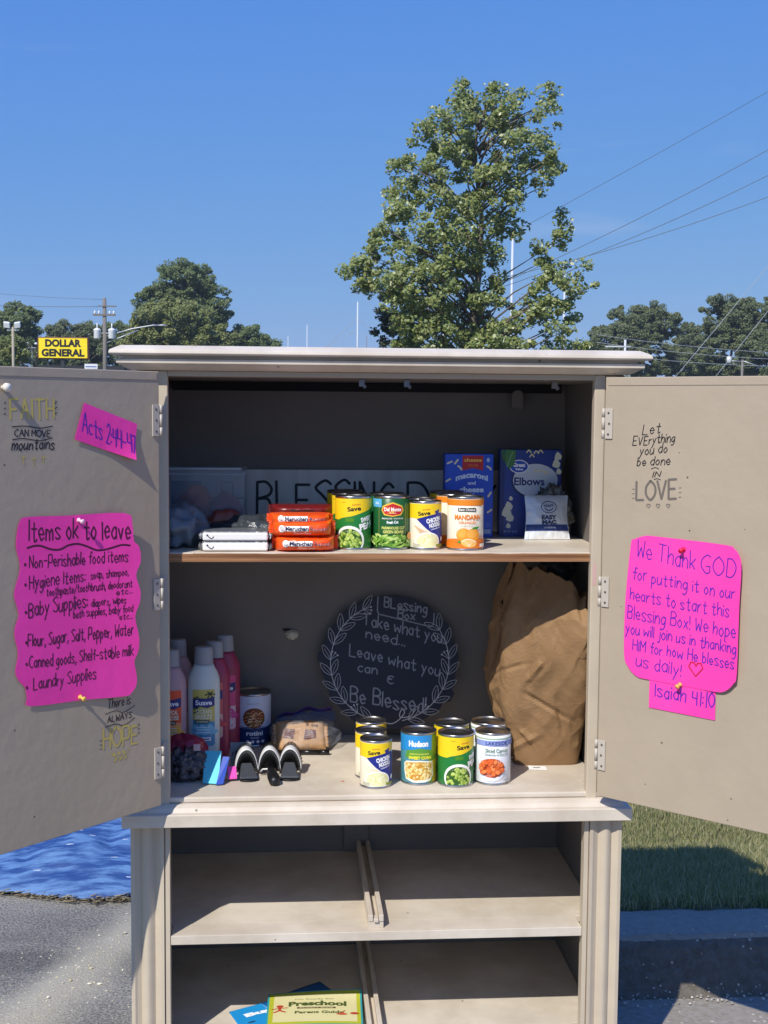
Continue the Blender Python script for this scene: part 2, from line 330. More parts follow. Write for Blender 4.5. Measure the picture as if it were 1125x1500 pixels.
# kerb, rounded, running along x behind the cabinet
def kerb(u, v):
    x = .93 + u * 7; pr = [(.425, GZ - .01), (.44, GZ + .005), (.475, GZ + .05), (.51, GZ + .095), (.54, GZ + .117), (.60, GZ + .122), (.685, GZ + .12), (.69, GZ - .01)]
    f = v * (len(pr) - 1); i = min(int(f), len(pr) - 2); k = f - i
    y = pr[i][0] * (1 - k) + pr[i + 1][0] * k; z = pr[i][1] * (1 - k) + pr[i + 1][1] * k
    n = noise.fractal((x * 9, y * 9, z * 9), 1, 2, 4); return (x, y + .006 * n, z + .005 * n)
b = MB(); b.grid(kerb, 500, 63)
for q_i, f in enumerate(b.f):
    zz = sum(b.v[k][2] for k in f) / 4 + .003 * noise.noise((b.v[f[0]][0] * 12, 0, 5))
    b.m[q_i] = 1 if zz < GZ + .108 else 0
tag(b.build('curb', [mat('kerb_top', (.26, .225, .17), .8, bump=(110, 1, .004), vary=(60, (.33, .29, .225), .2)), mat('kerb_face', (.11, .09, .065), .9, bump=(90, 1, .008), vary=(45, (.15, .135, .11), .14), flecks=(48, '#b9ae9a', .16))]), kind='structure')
# loose pebbles set in and lying by the kerb
b = MB()
for i in range(420):
    x = random.uniform(.98, 1.75); y = random.choice([random.uniform(.39, .45), random.uniform(.44, .55), random.uniform(.44, .55)]); z = GZ + .003 if y < .44 else GZ + .004 + (y - .44) / .1 * .113; r = random.uniform(.001, .0042) * (1.6 if random.random() < .06 else 1)
    b.lathe([(0, -r * .6), (r, 0), (r * .6, r * .6), (0, r * .7)], (x, y, z), 5, sx=random.uniform(.7, 1.3), smooth=False)
tag(b.build('pebbles', mat('pebble', '#c9bfae', .8, island=['#8f8779', '#d8cfbf', '#a79b88'])), 'pale grit and pebbles stuck on the curb face', kind='stuff')
b = MB()
for i in range(520):
    x = random.uniform(-.5, -.08); y = (x + .19) * 2.5 + .89 + random.gauss(0, .12) if random.random() < .7 else random.uniform(.4, .85); r = random.uniform(.0006, .0020) * (2.2 if random.random() < .05 else 1)
    b.lathe([(0, -r * .6), (r, 0), (r * .6, r * .6), (0, r * .7)], (x, y, ground_h(x, y) + r * .3), 5, sx=random.uniform(.7, 1.9), smooth=False)
tag(b.build('grit', mat('grit', '#c9bfae', .8, island=['#b7aa7e', '#e3dcc6', '#8b8373'])), 'pale sandy grit and bark crumbs on the asphalt', kind='stuff')
# lawn falling away from the kerb into a shallow swale
LY, LH = [.6, .74, 2.1, 3.0, 5.0, 7.0], [.215, .21, -.12, -.17, -.05, GZ - .01]
def lawn_z(x, y):
    h = np.interp(y, LY, LH); k = np.clip((x - .93) / .25, 0, 1); return h * k + (GZ - .002) * (1 - k) * (y > .74) + h * (1 - k) * (y <= .74)
b = MB(); b.grid(lambda u, v: (.93 + u * u * 59, .685 + v * v * 30, float(lawn_z(.93 + u * u * 59, .685 + v * v * 30)) + .01 * noise.noise((u * 40, v * 40, 1))), 160, 120)
tag(b.build('lawn', mat('lawn_soil', (.09, .085, .04), .95, vary=(14, (.16, .15, .07), .2))), kind='structure')
def blades(n, x0, x1, y0, y1, hmin, hmax, w):
    x = rng.uniform(x0, x1, n); y = rng.uniform(y0, y1, n); h = rng.uniform(hmin, hmax, n); a = rng.uniform(0, 2 * np.pi, n); ln = rng.normal(0, .55, n); la = rng.uniform(0, 2 * np.pi, n)
    z = lawn_z(x, y); dx = np.cos(a) * w; dy = np.sin(a) * w
    mx_ = x + np.cos(la) * h * ln * .35; my = y + np.sin(la) * h * ln * .35; tx = x + np.cos(la) * h * ln; ty = y + np.sin(la) * h * ln
    V = np.empty((n, 5, 3)); V[:, 0] = np.c_[x - dx, y - dy, z]; V[:, 1] = np.c_[x + dx, y + dy, z]; V[:, 2] = np.c_[mx_ + dx * .8, my + dy * .8, z + h * .6]; V[:, 3] = np.c_[mx_ - dx * .8, my - dy * .8, z + h * .6]; V[:, 4] = np.c_[tx, ty, z + h * np.clip(1 - ln ** 2 * .3, .5, 1)]
    return V
def mesh_np(name, V, faces_per, m):
    n, k = V.shape[:2]; F = []
    base = np.arange(n)[:, None] * k; loops = []; tot = []
    arr = np.concatenate([base + np.array(f)[None, :] for f in faces_per], axis=1)
    me = bpy.data.meshes.new(name); me.vertices.add(n * k); me.vertices.foreach_set('co', V.reshape(-1).astype(np.float32))
    lens = [len(f) for f in faces_per]; me.loops.add(arr.size); me.loops.foreach_set('vertex_index', arr.reshape(-1).astype(np.int32))
    lt = np.tile(np.array(lens), n); ls = np.concatenate([[0], np.cumsum(lt)[:-1]]); me.polygons.add(len(lt)); me.polygons.foreach_set('loop_start', ls.astype(np.int32)); me.polygons.foreach_set('loop_total', lt.astype(np.int32))
    me.materials.append(m); me.update(calc_edges=True); me.validate(); o = bpy.data.objects.new(name, me); COL.objects.link(o); return o
GR = mat('grass_blades', (.1, .12, .04), .7, island=[(.13, .17, .05), (.30, .31, .11), (.46, .41, .20), (.22, .25, .08), (.55, .48, .28), (.18, .22, .07)], transl=.35)
tag(mesh_np('grass', np.concatenate([blades(90000, .93, 2.9, .70, 2.9, .02, .05, .0016), blades(14000, 1.0, 5, 2.9, 6, .03, .06, .003)]), [(0, 1, 2, 3), (3, 2, 4)], GR), 'short dry green grass growing behind the curb', 'grass', kind='stuff')
# far ground beyond: road band, grass belt
tag(box('road', -80, 80, 32.5, 39, GZ - .03, GZ + .036, mat('road_asphalt', (.1, .1, .1), .9, vary=(3, (.13, .13, .125))), bevel=0), kind='structure')
tag(box('field', -90, 90, 28, 260, GZ - .03, GZ + .03, mat('field_grass', (.1, .12, .05), .95, vary=(.4, (.16, .17, .08), .2)), bevel=0), kind='structure')

# ------------------------------------------------------------------ trees
LEAFF = [(0, 1, 2, 3)]
def leaves(C, size, sj=.4, droop=0):
    n = len(C); c = rng.normal(size=(n, 3)) * .62 + np.array([-.2, -.55, .75]); c /= np.linalg.norm(c, axis=1)[:, None]; a = np.cross(rng.normal(size=(n, 3)), c); a /= np.linalg.norm(a, axis=1)[:, None]; bb = np.cross(a, c); bb /= np.linalg.norm(bb, axis=1)[:, None]
    s = size * rng.uniform(1 - sj, 1 + sj, n)[:, None]; V = np.empty((n, 4, 3)); V[:, 0] = C - a * s; V[:, 1] = C + bb * s * .62; V[:, 2] = C + a * s; V[:, 3] = C - bb * s * .62; return V
def ell_clumps(blobs, y, dens, rc, depth=.8):
    out = []
    for (x, z, rx, rz) in blobs:
        n = int(rx * rz * dens) + 4
        for _ in range(n):
            t = rng.normal(size=3); t /= np.linalg.norm(t); r = rng.uniform(.35, 1) ** .6
            out.append((x + t[0] * rx * r, y + t[1] * rx * depth * r, z + t[2] * rz * r, rc * rng.uniform(.6, 1.3)))
    return np.array(out)
def fill(cl, per, size, flat_=.75):
    cs = []
    for x, y, z, r in cl:
        n = max(6, int(per * rng.uniform(.6, 1.4))); t = rng.normal(size=(n, 3)); t /= np.linalg.norm(t, axis=1)[:, None]; t *= (rng.uniform(.2, 1, n) ** .5)[:, None] * r; t[:, 2] *= flat_
        cs.append(t + np.array([x, y, z]))
    return leaves(np.concatenate(cs), size)
BARK = mat('bark', (.16, .13, .10), .9, bump=(8, .8, .05)); BARKP = mat('pine_bark', (.2, .15, .12), .9, bump=(8, .8, .05))
def tree(name, label, group, base, cl, per, size, m, tr=.25, bark=BARK, limbs=40, top=None, lw=.05):
    t = thing(name, label, 'tree', base, group=group)
    o = fill(cl, per, size); o2 = mesh_np('crown', o - np.array(base), LEAFF, m); o2.parent = t
    b = MB(); bx, by, bz = base; top = top or float(cl[:, 2].max()) - .6
    pts = [(bx + .12 * math.sin(k * 1.7) * (k > 0), by, bz + (top - bz) * k / 7) for k in range(8)]
    b.tube(pts, [tr * (1 - .12 * k) for k in range(8)], 9); b.build('trunk', bark, t)
    idx = rng.choice(len(cl), min(limbs, len(cl)), replace=False); lb = MB()
    for i in idx:
        x, y, z, r = cl[i]; d = math.hypot(x - bx, y - by); z0 = min(max(z - d * .55 - .3, bz + .8), top - .3); x0 = bx; p0 = Vector((x0, by, z0)); p1 = Vector((x, y, z))
        mid = (p0 + p1) / 2 + Vector((random.gauss(0, .08), random.gauss(0, .08), .08 * d)) ; lb.tube([p0, mid, p1], [lw, lw * .6, lw * .22], 5)
    lb.build('limbs', bark, t)
    return t
BANDS = [(9.9, [(4.66, 5.06), (5.54, 5.94), (7.0, 7.29)]), (9.61, [(4.34, 5.34), (5.47, 6.56), (6.82, 7.37)]), (9.27, [(4.02, 7.41)]), (8.9, [(3.59, 7.49)]), (8.46, [(3.37, 7.5)]), (8.0, [(2.94, 5.27), (5.49, 7.66)]), (7.57, [(3.06, 7.52)]), (7.11, [(2.84, 6.48), (6.66, 7.18)]), (6.63, [(2.67, 6.61), (7.41, 7.72)]), (6.18, [(2.38, 6.51), (7.1, 7.77)]), (5.74, [(2.31, 6.11), (6.82, 7.7)]), (5.29, [(1.51, 2.53), (2.48, 5.95), (6.71, 7.94), (8.09, 8.5)]), (4.93, [(1.66, 5.32), (5.54, 6.02), (6.64, 8.54)]), (4.53, [(2.21, 6.13), (6.58, 8.14)]), (4.17, [(2.68, 6.47), (6.53, 8.11)]), (3.81, [(2.91, 8.15)]), (3.45, [(2.95, 8.16)]), (3.09, [(3.04, 8.36)]), (2.6, [(3.2, 8.0)]), (2.1, [(3.6, 7.4)])]
cl = []
for z, iv in BANDS:
    for a, c in iv:
        n = max(2, int((c - a) * 11.5))
        for _ in range(n):
            x = rng.uniform(a + .08, c - .08) if c - a > .3 else rng.uniform(a, c); hw = min(1.6, (c - a) * .45); cx = (a + c) / 2
            e = math.sqrt(max(.05, 1 - ((x - cx) / ((c - a) / 2 + .01)) ** 2)); xr = x > 6.35 and z < 6.9
            if (xr or x > 6.2) and rng.uniform() < .30: continue
            cl.append((x, 32 + rng.uniform(-1, 1) * hw * e, z + rng.uniform(-.2, .2), .23 * rng.uniform(.55, 1.35)))
cl = np.array(cl)
POPLAR = mat('poplar_leaf', (.08, .11, .03), .42, island=[(.16, .22, .055), (.26, .32, .085), (.38, .42, .17), (.17, .235, .06), (.38, .38, .12), (.23, .29, .085)], transl=.34, spec=.7)
tree('poplar_tree', 'tall open leafy tree rising behind the middle of the cabinet', None, (5.3, 32, 0), cl, 62, .056, POPLAR, .16, limbs=150, top=9.2, lw=.035)
b = MB(); t = thing('small_pine', 'small dark pine at the lower left of the tall leafy tree', 'tree', (3.55, 33.5, 0))
PINE = mat('pine_needle', (.03, .05, .025), .6, island=[(.04, .065, .04), (.065, .09, .05), (.09, .11, .06)], transl=.1)
pc = ell_clumps([(3.35, 3.5, .8, .9), (3.2, 4.3, .55, .7)], 33.5, 60, .16); o = mesh_np('crown', fill(pc, 50, .05) - np.array((3.55, 33.5, 0)), LEAFF, PINE); o.parent = t
b.tube([(3.55, 33.5, 0), (3.5, 33.5, 4.6)], [.1, .03]); b.build('trunk', BARKP, t)
LG = mat('olive_leaf', (.07, .09, .03), .6, island=[(.13, .165, .04), (.22, .25, .07), (.30, .32, .11), (.18, .21, .06)], transl=.34)
DG = mat('green_leaf', (.05, .08, .03), .6, island=[(.10, .15, .05), (.17, .225, .08), (.22, .27, .10), (.13, .175, .06)], transl=.34)
PG = mat('pine_far_leaf', (.04, .06, .03), .65, island=[(.10, .135, .055), (.16, .195, .08), (.21, .235, .10), (.12, .155, .065)], transl=.34)
TL = [('leafy_tree', 'dark broad tree at the far left behind the floodlight pole', (-22, 105, 0), [(-21.4, 8.3, 1.82, 1.71), (-23.0, 7.7, 1.43, 1.71), (-22.0, 5.5, 2.85, 2.0)], DG),
      ('leafy_tree', 'dark tree behind the yellow sign, left of the utility pole', (-18.2, 115, 0), [(-18.6, 7.7, 2.6, 1.5), (-18.7, 5.9, 3.4, 1.87)], PG),
      ('leafy_tree', 'dark tree behind the utility pole with the transformers', (-15.4, 118, 0), [(-15.6, 7.8, 2.49, 1.37), (-15.4, 5.9, 3.2, 1.9)], DG),
      ('leafy_tree', 'tall rounded green tree above the cabinet top left end', (-8.4, 109, 0), [(-8.5, 12.0, 2.82, 1.87), (-9.6, 10.3, 2.93, 1.76), (-6.7, 9.8, 2.22, 2.34), (-8.4, 7.5, 3.51, 2.34)], DG),
      ('leafy_tree', 'yellow-green wide tree in front of the tall rounded one', (-7.8, 96, 0), [(-8.1, 7.5, 3.52, 2.06), (-10.1, 6.3, 2.33, 1.81), (-5.8, 6.3, 2.33, 1.55)], LG),
      ('leafy_tree', 'low small tree between the rounded tree and thin steel poles', (-2.6, 110, 0), [(-3.2, 7.3, 1.91, 1.19), (-1.9, 6.5, 1.49, 1.19), (-4.8, 7.1, 1.49, .84)], DG),
      ('pine_tree', 'broad pine just right of the tall leafy tree above cabinet corner', (31.5, 120, 0), [(31.5, 8.0, 2.92, 1.95), (30.6, 6.4, 2.6, 2.0)], PG),
      ('pine_tree', 'pine with layered crown above the right door near the cabinet', (34.6, 121, 0), [(33.5, 9.6, 2.7, 2.0), (35.8, 10.0, 2.4, 1.9), (34.6, 6.9, 3.6, 2.6)], PG),
      ('pine_tree', 'dark gap pine between the two tallest pines at right', (41.8, 128, 0), [(41.8, 8.2, 2.08, 2.42), (41.3, 6, 3, 2)], PG),
      ('pine_tree', 'highest pine at the right, crossed by a guy wire', (40.2, 112, 0), [(39.5, 9.5, 2.43, 2.19), (41.2, 9.7, 1.9, 1.9), (39.8, 6.5, 3.4, 2.73)], PG),
      ('pine_tree', 'pine at the far right edge above the open door', (43.6, 110, 0), [(43.4, 9.2, 2.5, 2.4), (43.2, 6.4, 3.6, 2.7)], PG)]
for nm, lb, bs, bl, m in TL:
    cl = ell_clumps(bl, bs[1], 16 if bs[1] > 80 else 22, .5 if bs[1] > 80 else .42); tree(nm, lb, 'trees on the skyline', bs, cl, 190, .10 if bs[1] > 80 else .09, m, .22, BARKP if nm[0] == 'p' else BARK, 24)
cl = ell_clumps([(-16.5, 3.4, 1.0, .9)], 78, 40, .3); tree('bush', 'small yellow-green tree beside the floodlight pole left of the sign', 'low bushes by the sign', (-13.9, 72, 0), cl + np.array([1.2, -6, 1.2, 0]), 60, .09, LG, .06, limbs=6)
cl = ell_clumps([(-20, 4.8, 1.4, .8), (-22, 4.8, 1.5, .9)], 92, 24, .35); tree('bush', 'pale bush at the far left edge under the dark tree', 'low bushes by the sign', (-20.6, 92, 0), cl, 60, .11, LG, .06, limbs=6)
b = MB()
cs = ell_clumps([(x, 3.2 + .8 * math.sin(x * .37) + .5 * math.sin(x * 1.3), 3.5, 2.4) for x in np.arange(-30, 52, 4.0)], 150, 2.2, 1.1)
tag(mesh_np('woodland', fill(cs, 55, .32), LEAFF, PG), 'low distant woodland along the horizon', 'woodland', kind='stuff')

# ------------------------------------------------------------------ poles, signs and wires
POLE = mat('weathered_wood', (.19, .17, .15), .85, bump=(14, .6, .02)); GALV = mat('galvanised', '#b6b8ba', .45, .5); WHITE = mat('white_enamel', '#e4e6e8', .35); WPOLE = mat('pale_steel_pole', '#c9cdd2', .5)
t = thing('pole_sign', 'yellow pole sign with black block letters reading DOLLAR GENERAL', 'sign', (-16.15, 94, 0))
b = MB(); b.box(-18.0, -14.3, 94, 94.5, 4.85, 6.45); b.build('frame', mat('sign_frame', '#6b3a22', .5), t, .03)
b = MB(); b.box(-17.9, -14.4, 93.95, 94.02, 4.93, 6.37); b.build('panel', mat('sign_yellow', '#ffe11c', .4), t)
ink = Ink(lambda u, v, h: (-16.15 + u, 93.94 - h * 10, 5.65 + v)); ink.type('DOLLAR', .02, .36, 2.6, .56, '#141014', .05); ink.type('GENERAL', 0, -.34, 3.1, .56, '#141014', .05); ink.build('lettering', t)
b = MB(); b.box(-16.35, -16.1, 94.1, 94.35, 0, 4.85); b.build('post', mat('dark_post', '#2d2f33', .5), t)
t = thing('small_sign', 'tiny white sign board right of the yellow sign', 'sign', (-14.2, 90, 0))
b = MB(); b.box(-14.0, -13.1, 90, 90.08, 4.05, 4.4); b.build('panel', WHITE, t); b = MB(); b.tube([(-13.55, 90.04, 0), (-13.55, 90.04, 4.06)], .04); b.build('post', GALV, t)
ink = Ink(lambda u, v, h: (-13.55 + u, 89.99 - h * 10, 4.22 + v)); ink.rect(-.38, -.05, .38, .02, '#5d6fae'); ink.build('lettering', t)
t = thing('store_building', 'dark flat shop roof edge below the yellow sign', 'building', (-18, 100, 0))
b = MB(); b.box(-18.6, -12.5, 98, 106, 0, 3.95); b.build('wall', mat('shop_wall', '#8a8478', .8), t); b = MB(); b.box(-18.9, -12.2, 97.6, 106.4, 3.95, 4.5); b.build('roof', mat('shop_roof', '#23252b', .7), t)
ux, uy = -11.88, 85.
t = thing('utility_pole', 'wooden utility pole with two transformers and a street light arm', 'utility pole', (ux, uy, 0))
b = MB(); b.tube([(ux, uy, 0), (ux, uy, 8.6)], [.17, .12], 10); b.build('pole', POLE, t)
b = MB(); b.box(ux - .75, ux + .75, uy - .17, uy - .07, 7.42, 7.54); b.build('crossarm', POLE, t); b = MB(); b.box(ux - .4, ux + .8, uy - .17, uy - .07, 8.02, 8.1); b.build('crossarm', POLE, t)
for dx in (-.62, -.35, .35, .62):
    b = MB(); b.lathe([(0, 0), (.05, 0), (.08, .05), (.05, .09), (.08, .13), (.04, .2), (0, .22)], (ux + dx, uy - .12, 7.54), 8); b.build('insulator', WHITE, t)
for dx in (-.48, .48):
    b = MB(); b.lathe([(0, 0), (.2, .01), (.23, .06), (.23, .52), (.25, .56), (.25, .62), (.12, .7), (0, .72)], (ux + dx, uy - .1, 5.9), 14); tr_ = b.build('transformer', WHITE, t)
    b = MB(); b.tube([(ux + dx, uy - .1, 6.55), (ux + dx, uy - .1, 6.95)], [.06, .03]); b.build('bushing', WHITE, tr_); b = MB(); b.box(ux + min(0, dx), ux + max(0, dx), uy - .1, uy - .04, 6.25, 6.33); b.build('bracket', GALV, tr_)
arm = MB(); arm.tube([(ux, uy, 6.05), (ux + 1.8, uy, 6.6), (ux + 3.2, uy, 6.85), (ux + 3.6, uy, 6.85)], .045); arm.tube([(ux, uy, 5.6), (ux + 2.2, uy, 6.5)], .04); arm.tube([(ux + .55, uy, 6.2), (ux + .55, uy, 5.82)], .03); arm.build('lamp_arm', GALV, t)
b = MB(); b.grid(lambda u, v: (ux + 3.5 + u * .6, uy + .14 * math.cos(v * 6.28) * math.sin(.4 + u * 2.3), 6.85 + .07 * math.sin(v * 6.28) * math.sin(.4 + u * 2.3)), 6, 10); b.build('lamp_head', GALV, t)
t = thing('floodlight_pole', 'tall wooden pole with twin white floodlights at far left', 'light pole', (-14.78, 70, 0))
b = MB(); b.tube([(-14.78, 70, 0), (-14.78, 70, 5.75)], [.09, .07]); b.build('pole', mat('pale_wood', '#a39a86', .8), t); b = MB(); b.box(-15.1, -14.45, 69.95, 70.05, 5.55, 5.63); b.build('crossarm', GALV, t)
for dx in (-.3, .27): b = MB(); b.obox((-14.78 + dx, 69.9, 5.86), (.16, 0, -.02 if dx < 0 else .02), (0, .09, .04), (0, -.05, .14)); b.build('floodlight', WHITE, t, .02)
t = thing('floodlight_pole', 'short dark pole with two small lamps left of the sign', 'light pole', (-14.3, 78, 0))
b = MB(); b.tube([(-15.3, 78, 0), (-15.3, 78, 5.1)], .045); b.build('pole', mat('green_pole', '#5b6659', .6), t); b = MB(); b.box(-15.55, -15.05, 77.97, 78.03, 4.95, 5.0); b.build('crossarm', GALV, t)
for dx in (-.27, .24): b = MB(); b.lathe([(0, 0), (.09, .02), (.1, .1), (0, .16)], (-15.3 + dx, 78, 5.15), 8); b.build('floodlight', WHITE, t)
WP = [(11.16, 200, 17.85, .17, 'white steel pole standing alone left of the tall tree'), (3.3, 200, 14.2, .1, 'thin pale pole left of the lone white pole'), (.35, 200, 12.45, .08, 'thinnest pale pole, nearest to the low small tree'),
      (35.4, 200, 28.5, .3, 'tall white steel pole rising through the tree leaves'), (43.8, 200, 22.8, .25, 'white steel pole behind the right branches of the tall tree'), (12.9, 205, 12.9, .09, 'short dark pole right of the lone white pole'), (26.5, 215, 21, .25, 'white steel pole hidden inside the tall tree crown')]
for x, y, z, r, lb in WP:
    t = thing('power_pole', lb, 'power pole', (x, y, 0), group='distant power poles'); b = MB(); b.tube([(x, y, 0), (x, y, z)], [r, r * .6], 8); b.build('pole', POLE if 'dark' in lb else WPOLE, t)
t = thing('power_pole', 'short pale pole in front of the pines by cabinet corner', 'power pole', (32.3, 118, 0), group='distant power poles'); b = MB(); b.tube([(31.8, 117, 0), (31.8, 117, 8.0)], [.14, .11]); b.build('pole', WPOLE, t); b = MB(); b.box(29.9, 32.3, 116.9, 117.05, 7.3, 7.42); b.build('crossarm', WPOLE, t)
t = thing('utility_pole', 'pole with white transformer in front of right pines', 'utility pole', (36.6, 100, 0)); b = MB(); b.tube([(37.0, 100, 0), (37.0, 100, 5.6)], .1); b.build('pole', POLE, t); b = MB(); b.lathe([(0, 0), (.2, 0), (.2, .5), (0, .6)], (35.9, 100, 5.3), 10); b.build('transformer', WHITE, t); b = MB(); b.tube([(37, 100, 5.5), (38.3, 100, 5.1)], .05); b.tube([(35.9, 100, 5.5), (37, 100, 5.45)], .04); b.build('bracket', GALV, t)
WIRE = mat('wire', '#55606e', .5); WIREL = mat('wire_pale', '#9aa2aa', .5)
def wire(label, a, c, sag, r, m=WIRE, group='overhead power wires', name='overhead_wire'):
    a, c = Vector(a), Vector(c); b = MB(); b.tube([a.lerp(c, k / 16) - Vector((0, 0, sag * 4 * (k / 16) * (1 - k / 16))) for k in range(17)], r, 5); tag(b.build(name, m), label, 'wire', group)
wire('faintest upper wire climbing to the top right corner', (9, 68, 9.2), (27, 56, 18.9), .15, .012)
wire('upper dark wire of the three fanning out to the right', (11.2, 63, 7.9), (25.5, 58.5, 15.3), .25, .016)
wire('middle dark wire of the three fanning out to the right', (11.2, 63, 7.7), (25.3, 58.5, 13.85), .35, .016)
wire('lowest dark wire of the three fanning out to the right', (11.2, 63, 8.15), (25.3, 58.5, 12.55), .3, .016)
wire('pale guy wire slanting down across the highest pine', (19.2, 60, 3.0), (26.2, 60, 11.5), 0, .014, WIREL)
wire('pale guy wire nearest the right edge of the sky', (21.2, 60, 3.0), (27.4, 60, 10.9), 0, .014, WIREL)
for k, (z0, z1) in enumerate([(7.35, 6.0), (6.75, 5.5), (5.9, 5.0)]):
    wire(['highest', 'middle', 'lowest'][k] + ' service wire crossing in front of the right pines', (24.5, 98, z0), (42, 98, z1), .25, .018, WIREL)
wire('thin wire running left from the top of the utility pole', (ux, uy, 8.5), (-30, 88, 10.2), .3, .012); wire('thicker wire running left from the upper crossarm of the utility pole', (ux, uy, 8.05), (-30, 88, 8.9), .3, .018)
wire('wire hanging down left of the lone white pole', (11.16, 200, 15.4), (3.3, 200, 8.8), .4, .035, WIREL); wire('second wire hanging beside the lone white pole', (11.16, 200, 13.6), (2.3, 200, 8.9), .3, .035, WIREL)
wire('faint wire between lone white pole and tall tree', (11.16, 200, 15.2), (20, 200, 11), .6, .03, WIREL)

# ------------------------------------------------------------------ tarp at left
TARP = mat('blue_tarp', '#24467f', .62, bump=(70, .6, .003), vary=(9, '#5b80ad', .09), stretch=(1, 5, 1), flecks=(13, '#b8c2ce', .16))
def tarpf(u, v):
    x = -1.9 + u * 2.2; edge = 1.215 - .085 * math.exp(-((x + .32) / .22) ** 2); y = edge + v * 1.9
    w = .030 * abs(noise.noise((x * 3.5 + y * 3, y * 5 - x * 4, 0))) + .02 * noise.noise((x * 2, y * 3, 4)) + .012 * abs(noise.noise((x * 9 - y * 9, y * 12 + x * 7, 2))) + .005 * abs(noise.noise((x * 25 + y * 10, y * 30 - x * 12, 7))); return (x, y, GZ + .012 + .10 * min(1, v * 4) ** .7 + (w if v > 0 else 0) * min(1, v * 12) + .08 * v)
b = MB(); b.grid(tarpf, 170, 150); o = b.build('tarp', TARP); tag(o, 'crinkled bright blue plastic tarp spread on the asphalt', 'tarp')
b = MB()
for i in range(300):
    x = random.triangular(-.85, -.1, -.12); e = 1.215 - .085 * math.exp(-((x + .32) / .22) ** 2); y = e + random.gauss(-.008, .009); z = GZ + .006 + abs(random.gauss(0, .007)); a = random.gauss(.1, .5); L = random.uniform(.006, .03)
    b.tube([(x, y, z), (x + L * math.cos(a), y + L * .4 * math.sin(a), z + random.uniform(-.002, .006))], random.uniform(.0007, .0018), 4)
tag(b.build('twigs', mat('dry_twig', '#6d5f4a', .9, island=['#4b4234', '#a79a7c', '#2e2a24', '#8a7a5c'])), 'dry twigs and leaf litter along the tarp edge', kind='stuff')

# ------------------------------------------------------------------ the cabinet
XR = .8554; ZH = 1.607; ZB = .7454
A = thing('armoire', 'beige painted wooden armoire with both upper doors open, used as pantry', 'cabinet', (.43, .25, GZ))
# crown: mitred sweep round front and sides
CP = [(0, 1.618), (.010, 1.6185), (.018, 1.622), (.026, 1.627), (.034, 1.631), (.0345, 1.639), (.022, 1.6405), (.022, 1.6462), (.044, 1.6465), (.047, 1.650), (.0455, 1.656), (.036, 1.661), (.026, 1.6655), (0, 1.667)]
b = MB(); x0, x1, yf, yb = -.0615, .9135, -.004, .50
n = len(CP); rings = []
for u, z in CP: rings.append([(x0 - u, yb, z), (x0 - u, yf - u, z), (x1 + u, yf - u, z), (x1 + u, yb, z)])
vs = [p for r in rings for p in r]; fs = []
for i in range(n - 1):
    for k in range(3): fs.append((i * 4 + k, i * 4 + k + 1, (i + 1) * 4 + k + 1, (i + 1) * 4 + k))
fs += [(0, 1, 2, 3), tuple((n - 1) * 4 + k for k in (3, 2, 1, 0))]; bk = [i * 4 for i in range(n)] + [i * 4 + 3 for i in range(n - 1, -1, -1)]
b.add(vs, fs); b.add([vs[i] for i in bk], [tuple(range(len(bk)))]); b.build('crown', PAINTW, A, .0008)
box('header_rail', 0.0, XR, -.004, .018, ZH, 1.6178, PAINT, A)
for xa, xb in ((-.022, 0), (XR, XR + .022)): box('stile', xa, xb, -.002, .02, ZB - .002, 1.6175, PAINTC, A, .002)
for xa, xb in ((-.062, -.047), (.903, .918)):
    box('side_panel', xa, xb, .0, .495, .7462, 1.6175, PAINT_SHADE, A)
for xa, xb in ((-.0465, -.0225), (XR + .0225, XR + .047)): box('corner_filler', xa, xb, -.001, .019, .7575, 1.6172, PAINT, A)
box('back_panel', -.0465, .9025, .489, .495, .7462, 1.6175, PAINT_SHADE, A); box('ceiling_panel', -.0465, .9025, .0185, .4885, 1.606, 1.6172, PAINT_SHADE, A)
box('ceiling_rail', -.03, .885, .45, .4885, 1.585, 1.6055, mat('dark_band', '#15151a', .9), A)  # solid near-black strip for the dark band under the ceiling
box('cabinet_floor', -.0465, .9025, .0005, .4885, ZB, .757, PAINTW, A, .003)
# middle shelf with raw broken front edge
b = MB(); b.box(-.046, .9022, .0105, .44, 1.2365, 1.2553); sh = b.build('shelf', PAINTW, A, .001)
b = MB(); px_ = np.linspace(-.0005, XR - .001, 130)
top = [(x, 1.2545 - .0006 - .0016 * max(0, noise.noise((x * 17, 0, 0)) + .35 * noise.noise((x * 60, 1, 0)) + (.5 if x > .6 else 0) * (.4 + noise.noise((x * 30, 5, 0))))) for x in px_]
pr = [(x, 1.2371) for x in px_]; nn_ = len(px_); vs = [(x, .0086, z) for x, z in pr] + [(x, .0086, z) for x, z in top] + [(x, .0108, z) for x, z in top]
b.add(vs, [(i, i + 1, nn_ + i + 1, nn_ + i) for i in range(nn_ - 1)] + [(nn_ + i, nn_ + i + 1, 2 * nn_ + i + 1, 2 * nn_ + i) for i in range(nn_ - 1)]); b.build('raw_edge', RAW, sh)
